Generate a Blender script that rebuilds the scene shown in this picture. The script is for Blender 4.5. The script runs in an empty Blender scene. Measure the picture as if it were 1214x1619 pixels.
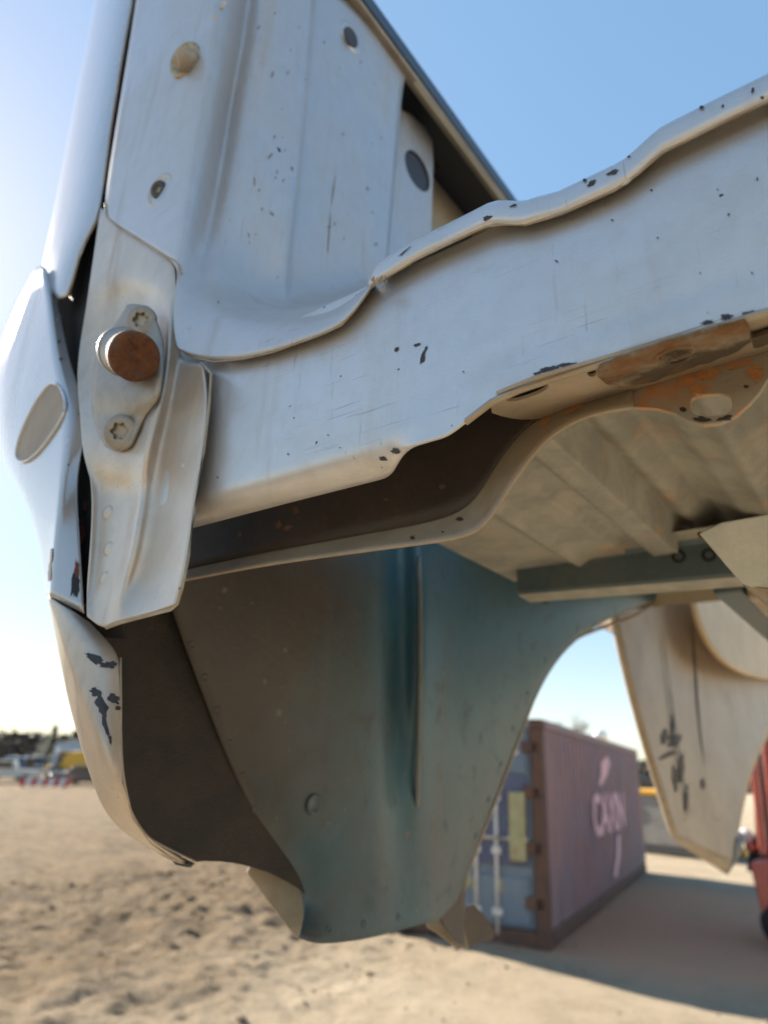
import bpy, bmesh, math, random
from mathutils import Vector, Matrix, noise as mnoise
random.seed(11)
scn = bpy.context.scene
COL = scn.collection

# ------------------------------------------------------------------ camera
# world: X = across the bed (right), Y = forward along the bed, Z up, metres
CAM = Vector((0, 0, 1.89))
FPX, PW, PH = 1100.0, 1214.0, 1619.0
CX, CY = 607.0, 809.5
def _frame():
    v1 = Vector((1490 - CX, 1257 - CY)); hs = .04
    dx = -(FPX * FPX + v1.y * (v1.y - hs * v1.x)) / (v1.x + hs * v1.y)
    v2 = Vector((dx, v1.y + hs * (dx - v1.x)))
    yy = Vector((v1.x, v1.y, FPX)).normalized()
    xx = -Vector((v2.x, v2.y, FPX)).normalized()
    return xx, yy, xx.cross(yy)
AX, AY, AZ = _frame()                      # world axes written in camera axes (right, down, forward)
def ray(px, py):
    d = Vector(((px - CX) / FPX, (py - CY) / FPX, 1))
    return Vector((AX.dot(d), AY.dot(d), AZ.dot(d)))
def pX(px, py, v): d = ray(px, py); return CAM + d * ((v - CAM.x) / d.x)
def pY(px, py, v): d = ray(px, py); return CAM + d * ((v - CAM.y) / d.y)
def pZ(px, py, v): d = ray(px, py); return CAM + d * ((v - CAM.z) / d.z)
def pPl(px, py, pl):
    o, n = pl; d = ray(px, py); return CAM + d * ((o - CAM).dot(n) / d.dot(n))
def plane3(a, b, c): return a, (b - a).cross(c - a).normalized()

cd = bpy.data.cameras.new('camera'); cam = bpy.data.objects.new('camera', cd); COL.objects.link(cam)
cd.sensor_fit = 'HORIZONTAL'; cd.sensor_width = 36; cd.lens = FPX / PW * 36
cd.clip_start = .01; cd.clip_end = 6000
right = Vector((AX.x, AY.x, AZ.x)); up = -Vector((AX.y, AY.y, AZ.y)); back = -Vector((AX.z, AY.z, AZ.z))
cam.matrix_world = Matrix.Translation(CAM) @ Matrix((right, up, back)).transposed().to_4x4()
cd.dof.use_dof = True; cd.dof.focus_distance = .41; cd.dof.aperture_fstop = cd.lens / 3.9
cd.dof.aperture_blades = 0
scn.camera = cam

# ------------------------------------------------------------------ sky, sun, exposure
SUN_EL = math.radians(31)
sdir = Vector((-.99, .12, 0)).normalized() * math.cos(SUN_EL) + Vector((0, 0, math.sin(SUN_EL)))
w = bpy.data.worlds.new('World'); scn.world = w; w.use_nodes = True
nt = w.node_tree; bg = nt.nodes['Background']
sky = nt.nodes.new('ShaderNodeTexSky'); sky.sky_type = 'NISHITA'; sky.sun_disc = False
sky.sun_elevation = SUN_EL; sky.sun_rotation = math.atan2(sdir.x, sdir.y)
sky.air_density = 1.0; sky.dust_density = .3; sky.ozone_density = 1.0; sky.altitude = 50
gm = nt.nodes.new('ShaderNodeGamma'); gm.inputs['Gamma'].default_value = .38
hs_ = nt.nodes.new('ShaderNodeHueSaturation'); hs_.inputs['Saturation'].default_value = 2.0
nt.links.new(sky.outputs['Color'], gm.inputs['Color']); nt.links.new(gm.outputs[0], hs_.inputs['Color']); nt.links.new(hs_.outputs[0], bg.inputs['Color']); bg.inputs['Strength'].default_value = .132
sl = bpy.data.lights.new('sun', 'SUN'); sl.energy = 3.7; sl.angle = math.radians(.53); sl.color = (1, .90, .76)
so = bpy.data.objects.new('sun', sl); COL.objects.link(so)
so.rotation_euler = sdir.to_track_quat('Z', 'Y').to_euler(); so.location = (-20, 5, 15)
scn.view_settings.view_transform = 'Standard'; scn.view_settings.look = 'None'
scn.view_settings.exposure = 2.05; scn.view_settings.gamma = 1
scn.render.engine = 'CYCLES'
cy = scn.cycles; cy.max_bounces = 8; cy.diffuse_bounces = 5; cy.glossy_bounces = 4
cy.use_denoising = True; cy.sample_clamp_indirect = 8
cy.caustics_reflective = False; cy.caustics_refractive = False

# ------------------------------------------------------------------ materials
class NT:
    def __init__(s, name):
        s.m = bpy.data.materials.new(name); s.m.use_nodes = True; s.t = s.m.node_tree
        s.b = s.t.nodes['Principled BSDF']
        s.co = s.t.nodes.new('ShaderNodeTexCoord').outputs['Object']
    def n(s, t, **k):
        x = s.t.nodes.new(t)
        for a, v in k.items(): setattr(x, a, v)
        return x
    def l(s, a, b): s.t.links.new(a, b)
    def scaled(s, sc):
        mp = s.n('ShaderNodeMapping'); mp.inputs['Scale'].default_value = sc; s.l(s.co, mp.inputs['Vector']); return mp.outputs[0]
    def noise(s, scale, detail=5, rough=.6, lo=.4, hi=.6, vec=None, dist=0):
        x = s.n('ShaderNodeTexNoise'); x.inputs['Scale'].default_value = scale; x.inputs['Detail'].default_value = detail
        x.inputs['Roughness'].default_value = rough; x.inputs['Distortion'].default_value = dist
        s.l(vec if vec is not None else s.co, x.inputs['Vector'])
        return s.ramp(x.outputs['Fac'], lo, hi)
    def ramp(s, f, lo, hi):
        r = s.n('ShaderNodeMapRange'); r.inputs['From Min'].default_value = lo; r.inputs['From Max'].default_value = hi
        s.l(f, r.inputs['Value']); return r.outputs[0]
    def mul(s, a, b, op='MULTIPLY'):
        x = s.n('ShaderNodeMath', operation=op)
        for i, v in enumerate((a, b)):
            if isinstance(v, (int, float)): x.inputs[i].default_value = v
            else: s.l(v, x.inputs[i])
        return x.outputs[0]
    def mix(s, f, a, b):
        x = s.n('ShaderNodeMix', data_type='RGBA')
        for i, v in ((0, f), (6, a), (7, b)):
            if isinstance(v, (int, float)): x.inputs[i].default_value = v
            elif isinstance(v, tuple): x.inputs[i].default_value = (*v, 1)
            else: s.l(v, x.inputs[i])
        return x.outputs[2]
    def chips(s, cell, size, keep):
        """irregular isolated spots: about `keep` of all cells carry one, `size` across"""
        nz = s.n('ShaderNodeTexNoise'); nz.inputs['Scale'].default_value = 1.6 / size; nz.inputs['Detail'].default_value = 3; s.l(s.co, nz.inputs['Vector'])
        ad = s.n('ShaderNodeVectorMath', operation='MULTIPLY_ADD'); s.l(nz.outputs['Color'], ad.inputs[0]); ad.inputs[1].default_value = (size * 1.3,) * 3; s.l(s.co, ad.inputs[2])
        v = s.n('ShaderNodeTexVoronoi'); v.inputs['Scale'].default_value = 1 / cell; s.l(ad.outputs[0], v.inputs['Vector'])
        sp = s.n('ShaderNodeSeparateColor'); s.l(v.outputs['Color'], sp.inputs[0])
        on = s.mul(sp.outputs[0], keep, 'LESS_THAN')
        rad = s.mul(s.mul(sp.outputs[1], sp.outputs[1]), size / cell)
        return s.mul(s.mul(v.outputs['Distance'], rad, 'LESS_THAN'), on)
    def bump(s, f, strength, dist):
        b = s.n('ShaderNodeBump'); b.inputs['Strength'].default_value = strength; b.inputs['Distance'].default_value = dist
        s.l(f, b.inputs['Height']); s.l(b.outputs[0], s.b.inputs['Normal'])
    def out(s, col=None, rough=None, metal=None, coat=0, spec=None):
        for key, v in (('Base Color', col), ('Roughness', rough), ('Metallic', metal), ('Coat Weight', coat), ('Specular IOR Level', spec)):
            if v is None: continue
            if isinstance(v, tuple): s.b.inputs[key].default_value = (*v, 1)
            elif isinstance(v, (int, float)): s.b.inputs[key].default_value = v
            else: s.l(v, s.b.inputs[key])
        if coat: s.b.inputs['Coat Roughness'].default_value = .12
        return s.m

def silver(name, base=(.61, .605, .605), dust=.5, chipk=.03, rough=.31, coat=.25, metal=.58):
    s = NT(name)
    d1 = s.noise(6, 8, .66, .38, .68); d2 = s.noise(60, 5, .65, .45, .75); d3 = s.noise(18, 6, .7, .48, .66, dist=.6)
    du = s.mul(s.mul(d1, .8), dust); du2 = s.mul(s.mul(d2, .4), dust); du3 = s.mul(s.mul(d3, .6), dust)
    c = s.mix(du, base, (.50, .445, .375)); c = s.mix(du2, c, (.40, .335, .26)); c = s.mix(du3, c, tuple(v * 1.12 for v in base))
    st = s.noise(30, 4, .6, .56, .72, vec=s.scaled((1, 1, .10)))           # grime runs
    c = s.mix(s.mul(st, .30 * min(1, dust * 1.6)), c, (.27, .235, .20))
    sc = s.noise(620, 2, .5, .66, .70, vec=s.scaled((.03, 1, .9)), dist=.3)     # fine scratches
    sc2 = s.noise(560, 2, .5, .67, .71, vec=s.scaled((.8, 1, .04)), dist=.3)
    sm = s.mul(s.mul(sc, sc2, 'MAXIMUM'), s.noise(9, 3, .6, .48, .60))
    c = s.mix(s.mul(sm, .35), c, (.22, .20, .19))
    cl = s.noise(11, 3, .6, .46, .56)
    ch = s.chips(.030, .0040, chipk); ch2 = s.chips(.011, .0018, chipk * 1.6); ch3 = s.chips(.0048, .0009, chipk * 1.6)
    k = s.mul(s.mul(s.mul(ch2, ch3, 'MAXIMUM'), cl), ch, 'MAXIMUM')
    c = s.mix(k, c, (.035, .036, .045))
    r = s.mul(s.mul(du, .55), rough, 'ADD'); r = s.mul(s.mul(k, .3), r, 'ADD'); r = s.mul(s.mul(st, .2), r, 'ADD')
    ht = s.mul(s.mul(s.noise(900, 3, .6, .2, .8), s.mul(k, -2.5), 'ADD'), s.mul(s.noise(16, 3, .5, .3, .7), 3.5), 'ADD')
    s.bump(ht, .12, .0012)
    return s.out(c, r, metal, coat)
def rough_mat(name, base, alt, sc=8, rough=.75, spots=None, spotc=(.3, .12, .04), lo=.4, hi=.65, bump=.25, bd=.004, spot_sc=14, spot_lo=.56, metal=0, streak=None, coat=0):
    s = NT(name)
    a = s.noise(sc, 7, .65, lo, hi); c = s.mix(a, base, alt)
    f = s.noise(sc * 11, 3, .6, .3, .8); c = s.mix(s.mul(f, .22), c, tuple(v * .55 for v in base))
    if streak:
        st = s.noise(22, 4, .6, .50, .70, vec=s.scaled(streak)); c = s.mix(s.mul(st, .55), c, tuple(v * .35 for v in base))
    if spots:
        p = s.noise(spot_sc, 6, .7, spot_lo, spot_lo + .14, dist=.4); c = s.mix(s.mul(p, spots), c, spotc)
    s.bump(s.noise(sc * 16, 5, .65, .2, .8), bump, bd)
    return s.out(c, rough, metal, coat)
def flat(name, col, rough=.6, metal=0, var=.25, sc=12, coat=0):
    s = NT(name); a = s.noise(sc, 6, .6, .35, .7)
    c = s.mix(s.mul(a, var), col, tuple(v * .45 for v in col))
    return s.out(c, rough, metal, coat)

M = {}
M['silver'] = silver('silver_paint')
M['silver_post'] = silver('silver_paint_post', (.61, .52, .43), 0.7, .03, .30)
M['silver_wall'] = silver('silver_paint_bed_wall', (.55, .54, .54), .45, .03, .32)
M['outer'] = silver('silver_paint_outer', (.52, .53, .54), .12, .03, .16, .9, .4)
M['primer'] = rough_mat('exposed_primer', (.030, .032, .042), (.06, .06, .07), 90, .7, bd=.0006)
M['scuff'] = rough_mat('brown_scuff', (.32, .28, .235), (.21, .19, .17), 60, .7, bd=.0005)
M['edge'] = rough_mat('worn_sheet_edge', (.42, .36, .27), (.30, .22, .14), 40, .55, .5, (.25, .10, .035), bd=.0006)
def inner_flare_coat():
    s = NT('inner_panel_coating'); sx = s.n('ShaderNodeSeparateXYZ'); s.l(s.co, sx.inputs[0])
    f = s.ramp(s.mul(sx.outputs[1], s.mul(s.noise(4, 6, .65, .2, .8), .34), 'ADD'), .68, .94)  # shade painted in at the rear, teal lens flare painted in further forward
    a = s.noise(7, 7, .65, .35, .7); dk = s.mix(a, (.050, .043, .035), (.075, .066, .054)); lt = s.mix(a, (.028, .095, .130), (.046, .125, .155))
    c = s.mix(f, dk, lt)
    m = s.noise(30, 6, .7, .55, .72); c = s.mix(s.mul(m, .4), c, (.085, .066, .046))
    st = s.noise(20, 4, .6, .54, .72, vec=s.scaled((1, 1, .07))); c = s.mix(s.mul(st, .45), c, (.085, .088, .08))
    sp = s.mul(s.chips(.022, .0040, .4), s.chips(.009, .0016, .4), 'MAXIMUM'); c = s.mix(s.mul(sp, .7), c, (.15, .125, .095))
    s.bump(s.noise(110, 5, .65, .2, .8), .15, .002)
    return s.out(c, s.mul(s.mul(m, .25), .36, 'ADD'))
M['ecoat'] = inner_flare_coat()
M['ecoat_rough'] = rough_mat('textured_undercoating', (.030, .026, .022), (.055, .042, .030), 26, .62, .35, (.11, .07, .04), bump=.7, bd=.004, spot_sc=60)
M['ecoat_dark'] = rough_mat('dark_sill_cavity', (.040, .033, .028), (.075, .055, .040), 9, .5, .5, (.16, .09, .05), bump=.2, bd=.002, spot_sc=22, spot_lo=.6)
M['under'] = rough_mat('dusty_floor_underside', (.37, .35, .29), (.25, .25, .215), 16, .58, .7, (.58, .30, .14), lo=.42, hi=.60, bump=.3, bd=.002, spot_sc=8, spot_lo=.57)
M['lip'] = rough_mat('dusty_tan_flange', (.40, .335, .25), (.30, .24, .17), 16, .5, .45, (.50, .24, .10), bump=.15, bd=.001, spot_sc=18, spot_lo=.60)  # tan of the flanges carries warm bounce light from the ground
M['gusset'] = rough_mat('rust_streaked_flange', (.42, .37, .29), (.36, .30, .22), 14, .55, .95, (.58, .25, .09), bump=.2, bd=.001, spot_sc=22, spot_lo=.48)
M['rustplate'] = rough_mat('rusted_dirt_plate', (.13, .095, .055), (.46, .38, .27), 26, .85, .8, (.36, .16, .045), bump=1.0, bd=.004, lo=.5, hi=.62, spot_sc=30, spot_lo=.5)
M['rust'] = rough_mat('rust', (.30, .105, .030), (.17, .060, .025), 95, .8, .7, (.42, .17, .04), bump=.6, bd=.0015, spot_sc=140)
M['rust_red'] = rough_mat('red_rust', (.19, .055, .035), (.12, .04, .03), 70, .8, bump=.5, bd=.002)
M['steel'] = rough_mat('worn_zinc', (.55, .54, .50), (.40, .38, .34), 90, .28, metal=.85, bump=.15, bd=.0006)
M['wornsteel'] = rough_mat('tarnished_steel', (.36, .34, .30), (.26, .235, .20), 70, .38, .3, (.22, .11, .05), metal=.8, bump=.25, bd=.0006, spot_sc=120)
M['pinrust'] = rough_mat('pitted_pin_rust', (.34, .125, .035), (.16, .055, .025), 130, .75, .75, (.20, .15, .11), lo=.38, hi=.66, bump=1.0, bd=.0022, spot_sc=75, spot_lo=.54)
M['zinc'] = rough_mat('yellow_zinc', (.50, .40, .24), (.34, .24, .12), 120, .4, .4, (.22, .09, .03), metal=.5, bump=.3, bd=.0006)
M['black'] = flat('black_plastic', (.022, .025, .032), .38, coat=.2)
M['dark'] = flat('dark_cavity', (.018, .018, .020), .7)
M['dullrust'] = rough_mat('dull_rust_spots', (.20, .115, .065), (.12, .075, .05), 60, .8, bump=.4, bd=.001)
M['palerib'] = rough_mat('pale_worn_rib', (.17, .185, .18), (.12, .14, .14), 30, .4, bump=.1, bd=.001)  # bead colour standing in for the inner panel's bright highlight streak
M['navyplug'] = flat('grey_rubber_plug', (.045, .05, .06), .5)
M['cross'] = rough_mat('grey_crossmember_paint', (.075, .115, .13), (.12, .145, .15), 6, .5, .2, (.30, .26, .19), bump=.15, bd=.002)
M['mount'] = rough_mat('pale_grey_mount', (.60, .62, .57), (.50, .52, .47), 22, .6, .3, (.26, .26, .24), bump=.3, bd=.001, spot_sc=40, spot_lo=.6)
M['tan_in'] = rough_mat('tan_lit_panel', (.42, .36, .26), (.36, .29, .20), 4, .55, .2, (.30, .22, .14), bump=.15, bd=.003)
M['tub'] = rough_mat('warm_tan_wheelhouse', (.66, .50, .30), (.56, .41, .24), 4, .55, .2, (.30, .2, .12), bump=.15, bd=.003)
M['smudge'] = rough_mat('front_quarter_panel', (.50, .415, .31), (.40, .32, .235), 5, .5, .35, (.10, .085, .07), bump=.2, bd=.003, spot_sc=7, spot_lo=.58)
M['smear'] = rough_mat('black_grease', (.035, .03, .026), (.08, .065, .05), 16, .6)
M['screwgrey'] = rough_mat('painted_screw', (.36, .33, .285), (.29, .255, .21), 60, .42, metal=.3, bump=.1, bd=.0005)

# ------------------------------------------------------------------ mesh helpers
def link(name, me, mat=None, parent=None, smooth=True, **props):
    o = bpy.data.objects.new(name, me); COL.objects.link(o)
    if mat is not None: me.materials.append(mat if not isinstance(mat, str) else M[mat])
    if smooth:
        for p in me.polygons: p.use_smooth = True
    if parent is not None:
        o.parent = parent
        if parent.get('_world'): o.matrix_parent_inverse = Matrix.Translation(-Vector(parent['_world']))
    for k, v in props.items(): o[k] = v
    return o
def mesh(verts, faces):
    me = bpy.data.meshes.new('m'); me.from_pydata([tuple(v) for v in verts], [], faces); me.update(); return me
def bmesh_mesh(bm):
    me = bpy.data.meshes.new('m'); bm.normal_update(); bm.to_mesh(me); bm.free(); return me
def pt(t):
    if isinstance(t, Vector): return t
    px, py, a, v = t
    return {'X': pX, 'Y': pY, 'Z': pZ}[a](px, py, v)
def grid(name, rows, mat, parent, thick=.0014, sub=2, creases=None, offset=0, **props):
    """sheet metal from rows of control points; None leaves a hole"""
    idx = {}; V = []; F = []
    for i, r in enumerate(rows):
        for j, t in enumerate(r):
            if t is None: continue
            idx[i, j] = len(V); V.append(pt(t))
    for i in range(len(rows) - 1):
        for j in range(len(rows[0]) - 1):
            k = [(i, j), (i + 1, j), (i + 1, j + 1), (i, j + 1)]
            if all(q in idx for q in k): F.append([idx[q] for q in k])
    o = link(name, mesh(V, F), mat, parent, **props)
    if creases:                                            # {column: sharpness}
        col_ = {v: k[1] for k, v in idx.items()}; at = o.data.attributes.new('crease_edge', 'FLOAT', 'EDGE')
        for e in o.data.edges:
            a, b = col_[e.vertices[0]], col_[e.vertices[1]]
            if a == b and a in creases: at.data[e.index].value = creases[a]
    if sub:
        m = o.modifiers.new('s', 'SUBSURF'); m.levels = m.render_levels = sub; m.boundary_smooth = 'PRESERVE_CORNERS'
    if thick:
        m = o.modifiers.new('t', 'SOLIDIFY'); m.thickness = thick; m.offset = offset
    return o
def ellipse(cx, cy, rx, ry, ang=0, n=28, sq=2.0):
    a = math.radians(ang); out = []
    for i in range(n):
        t = 2 * math.pi * i / n; c, s_ = math.cos(t), math.sin(t)
        x = rx * math.copysign(abs(c) ** (2 / sq), c); y = ry * math.copysign(abs(s_) ** (2 / sq), s_)
        out.append((cx + x * math.cos(a) - y * math.sin(a), cy + x * math.sin(a) + y * math.cos(a)))
    return out
def dense(poly, step=14, jag=0):
    out = []
    for a, b in zip(poly, poly[1:] + poly[:1]):
        n = max(1, int(math.hypot(b[0] - a[0], b[1] - a[1]) / step))
        for k in range(n):
            t = k / n; out.append((a[0] + (b[0] - a[0]) * t + random.uniform(-jag, jag), a[1] + (b[1] - a[1]) * t + random.uniform(-jag, jag)))
    return out
def chaikin(poly, n=2):
    for _ in range(n):
        q = []
        for a, b in zip(poly, poly[1:] + poly[:1]):
            q += [(a[0] * .75 + b[0] * .25, a[1] * .75 + b[1] * .25), (a[0] * .25 + b[0] * .75, a[1] * .25 + b[1] * .75)]
        poly = q
    return poly
def plate(name, outline, pl, mat, parent, holes=(), thick=.0015, bevel=0, offset=0, **props):
    """flat plate with holes lying in a plane pl=(origin, normal) or ('Y', v)"""
    if isinstance(pl[0], str):
        n = {'X': Vector((1, 0, 0)), 'Y': Vector((0, 1, 0)), 'Z': Vector((0, 0, 1))}[pl[0]]; pl = (n * pl[1], n)
    bm = bmesh.new(); es = []
    for loop in [outline] + list(holes):
        vs = [bm.verts.new(pPl(x, y, pl)) for x, y in loop]
        es += [bm.edges.new((vs[i], vs[(i + 1) % len(vs)])) for i in range(len(vs))]
    bmesh.ops.triangle_fill(bm, edges=es, use_beauty=True, use_dissolve=False, normal=pl[1])
    bmesh.ops.recalc_face_normals(bm, faces=bm.faces)
    o = link(name, bmesh_mesh(bm), mat, parent, smooth=False, **props)
    m = o.modifiers.new('t', 'SOLIDIFY'); m.thickness = thick; m.offset = offset
    if bevel:
        b = o.modifiers.new('b', 'BEVEL'); b.width = bevel; b.segments = 2; b.limit_method = 'ANGLE'; b.angle_limit = math.radians(50)
    return o
def tube(name, pts, r, mat, parent, n=8, flat_=1.0, **props):
    V = []; F = []; pts = [Vector(p) for p in pts]
    for i, p in enumerate(pts):
        t = (pts[min(i + 1, len(pts) - 1)] - pts[max(i - 1, 0)]).normalized()
        u = t.cross(Vector((0, 0, 1)));  u = u.normalized() if u.length > 1e-4 else Vector((1, 0, 0)); v = t.cross(u)
        rr = r[i] if isinstance(r, (list, tuple)) else r
        for k in range(n):
            a = 2 * math.pi * k / n; V.append(p + u * math.cos(a) * rr + v * math.sin(a) * rr * flat_)
    for i in range(len(pts) - 1):
        for k in range(n): F.append([i * n + k, i * n + (k + 1) % n, (i + 1) * n + (k + 1) % n, (i + 1) * n + k])
    F.append(list(range(n))[::-1]); F.append([(len(pts) - 1) * n + k for k in range(n)])
    return link(name, mesh(V, F), mat, parent, **props)
def frame_of(n):
    n = n.normalized(); u = n.cross(Vector((0, 0, 1))); u = u.normalized() if u.length > 1e-3 else Vector((1, 0, 0))
    return u, n.cross(u) * -1, n
def lathe(name, c, n, prof, mat, parent, seg=28, **props):
    """profile of (radius, height along n)"""
    u, v, n = frame_of(n); V = []; F = []
    for r, h in prof:
        for k in range(seg):
            a = 2 * math.pi * k / seg; V.append(c + u * math.cos(a) * r + v * math.sin(a) * r + n * h)
    for i in range(len(prof) - 1):
        for k in range(seg): F.append([i * seg + k, i * seg + (k + 1) % seg, (i + 1) * seg + (k + 1) % seg, (i + 1) * seg + k])
    F.append([(len(prof) - 1) * seg + k for k in range(seg)])
    return link(name, mesh(V, F), mat, parent, **props)
def box_verts(lo, hi):
    x0, y0, z0 = lo; x1, y1, z1 = hi
    return [(x0, y0, z0), (x1, y0, z0), (x1, y1, z0), (x0, y1, z0), (x0, y0, z1), (x1, y0, z1), (x1, y1, z1), (x0, y1, z1)]
BF = [[0, 3, 2, 1], [4, 5, 6, 7], [0, 1, 5, 4], [1, 2, 6, 5], [2, 3, 7, 6], [3, 0, 4, 7]]
def box(name, lo, hi, mat, parent, bevel=.0, seg=2, **props):
    o = link(name, mesh(box_verts(lo, hi), BF), mat, parent, smooth=False, **props)
    if bevel:
        b = o.modifiers.new('b', 'BEVEL'); b.width = bevel; b.segments = seg
    return o
def thing(name, loc, label, cat, group=None, rotz=0, world=False):
    o = bpy.data.objects.new(name, None); COL.objects.link(o); o.location = loc; o.rotation_euler.z = rotz
    o.empty_display_size = .2; o['label'] = label; o['category'] = cat
    if group: o['group'] = group
    if world: o['_world'] = tuple(loc)
    return o
def prism(name, poly, y0, y1, mat, parent, bevel=0, **props):
    """polygon of (x, z) pushed from y0 to y1"""
    n = len(poly); V = [(x, y0, z) for x, z in poly] + [(x, y1, z) for x, z in poly]
    F = [list(range(n))[::-1], list(range(n, 2 * n))] + [[i, (i + 1) % n, n + (i + 1) % n, n + i] for i in range(n)]
    me = mesh(V, F); bm = bmesh.new(); bm.from_mesh(me); bmesh.ops.recalc_face_normals(bm, faces=bm.faces); bm.to_mesh(me); bm.free()
    o = link(name, me, mat, parent, smooth=False, **props)
    if bevel:
        b = o.modifiers.new('b', 'BEVEL'); b.width = bevel; b.segments = 2
    return o

# ------------------------------------------------------------------ ground
def ground_h(x, y):
    # loose dirt with ruts on the left, a smooth trafficked strip towards the containers
    rough = max(0., min(1., (-(x + 3.4) - .25 * (y - 6)) / 2.5)) * max(0, min(1, (60 - math.hypot(x, y)) / 30))
    far = max(0., 1 - math.hypot(x, y) / 400)
    h = .03 * mnoise.noise(Vector((x * .35, y * .35, 0)))
    h += (.012 + .04 * rough) * mnoise.noise(Vector((x * 1.7, y * 1.7, 3)))
    h += (.005 + .04 * rough) * mnoise.noise(Vector((x * 4.7, y * 4.7, 8)))
    h += (.004 + .042 * rough) * mnoise.noise(Vector((x * 9, y * 9, 5))) + .022 * rough * max(0, mnoise.noise(Vector((x * 6, y * 6, 15)))) ** 2 * 4
    m = math.exp(-(((x + 8.4) / 1.5) ** 2 + ((y - 7.2) / .9) ** 2)) * .15 + math.exp(-(((x + 6.4) / .8) ** 2 + ((y - 4.4) / .6) ** 2)) * .09
    m *= 1 + .9 * mnoise.noise(Vector((x * 2.6, y * 2.6, 1)))
    ru = math.sin((x * .45 + y * .9) * 3.3 + mnoise.noise(Vector((x * .3, y * .3, 9))) * 2) * .022 * rough
    return (h + ru) * far + m - .02
def axis(lo, hi, step, end, g=1.13):
    a = []; x = lo
    while x < hi: a.append(x); x += step
    a.append(hi); s = step; x = hi
    while x < end: s *= g; x += s; a.append(x)
    s = step; x = lo; b = []
    while x > -end: s *= g; x -= s; b.append(x)
    return b[::-1] + a
def build_ground():
    xs = axis(-12, 2.5, .055, 2500); ys = axis(2.6, 12, .055, 2500)
    V = [(x, y, ground_h(x, y)) for y in ys for x in xs]; n = len(xs)
    F = [[j * n + i, j * n + i + 1, (j + 1) * n + i + 1, (j + 1) * n + i] for j in range(len(ys) - 1) for i in range(n - 1)]
    s = NT('dirt_ground')
    a = s.noise(.35, 8, .62, .40, .62); c = s.mix(a, (.54, .445, .32), (.46, .37, .26))
    b = s.noise(2.2, 8, .66, .46, .66); c = s.mix(s.mul(b, .35), c, (.32, .25, .17))
    e2 = s.noise(.9, 7, .68, .50, .62); c = s.mix(s.mul(e2, .5), c, (.30, .235, .16))
    sx = s.n('ShaderNodeSeparateXYZ'); s.l(s.co, sx.inputs[0])
    fl = s.ramp(s.mul(s.mul(sx.outputs[0], s.mul(sx.outputs[1], .25), 'ADD'), s.mul(s.noise(1.1, 6, .7, .2, .8), 3.0), 'ADD'), -1.2, -4.6)
    c = s.mix(s.mul(fl, .86), c, s.mix(s.noise(2.4, 9, .75, .40, .60), (.225, .145, .068), (.090, .060, .032)))
    dp = s.mul(s.noise(.75, 8, .72, .50, .60), fl); c = s.mix(s.mul(dp, .68), c, (.085, .057, .030))
    fr = s.mul(s.ramp(s.mul(sx.outputs[1], s.noise(.8, 5, .6, .2, .8), 'ADD'), 8.7, 9.6), s.ramp(sx.outputs[1], 17, 15)); fr = s.mul(fr, s.ramp(sx.outputs[0], -7.5, -5.5))
    c = s.mix(s.mul(fr, .85), c, (.84, .43, .25))  # reddish bounce and lifted shade beside the container put into the soil colour
    d = s.noise(16, 6, .7, .42, .68); c = s.mix(s.mul(s.mul(d, .45), s.mul(s.mul(fl, -.8), 1, 'ADD')), c, (.56, .47, .34))
    e = s.noise(70, 4, .6, .5, .7); c = s.mix(s.mul(e, .3), c, (.20, .16, .12))
    s.bump(s.mul(s.noise(14, 8, .7, .2, .8), s.noise(60, 4, .7, .2, .8), 'ADD'), .85, .06)
    s.out(c, .92, spec=.2)
    return link('ground', mesh(V, F), s.m, None, kind='structure')
build_ground()
def gravel():
    ico = bmesh.new(); bmesh.ops.create_icosphere(ico, subdivisions=1, radius=1); iv = [v.co.copy() for v in ico.verts]; fi = [[v.index for v in f.verts] for f in ico.faces]; ico.free()
    V = []; F = []
    for _ in range(1500):
        x = random.uniform(-13, 2); y = random.uniform(2.5, 14)
        lf = -(x + 3.4) - .25 * (y - 6)
        if random.random() > (.95 if lf > 0 else .25): continue
        r = .008 + 0.028 * random.random() ** 5 * (1.3 if lf > .5 else .5); o = len(V); z = ground_h(x, y); q = random.random() * 6.28
        sx, sy, sz = r * random.uniform(.8, 1.5), r * random.uniform(.7, 1.2), r * random.uniform(.5, .9)
        for p in iv:
            k = 1 + .25 * random.uniform(-1, 1); a, b = p.x * sx * k, p.y * sy * k
            V.append((x + a * math.cos(q) - b * math.sin(q), y + a * math.sin(q) + b * math.cos(q), z + p.z * sz * k + sz * .3))
        F += [[i + o for i in f] for f in fi]
    m = rough_mat('dirt_clods', (.26, .185, .105), (.16, .115, .068), 5, .95, bump=.5, bd=.01)
    link('dirt_clods', mesh(V, F), m, None, smooth=False, kind='stuff', label='loose dirt clods and gravel scattered over the yard', category='gravel')
gravel()

# ------------------------------------------------------------------ the truck bed
YR = .282
BED = thing('truck_bed', (.40, 1.5, 1.66), 'scratched silver pickup truck bed without tailgate, hoisted up and seen from below its rear corner', 'truck bed', world=True)
B = BED
T = lambda px, py, v: (px, py, 'Y', v)
U = lambda px, py, v: (px, py, 'X', v)

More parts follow.
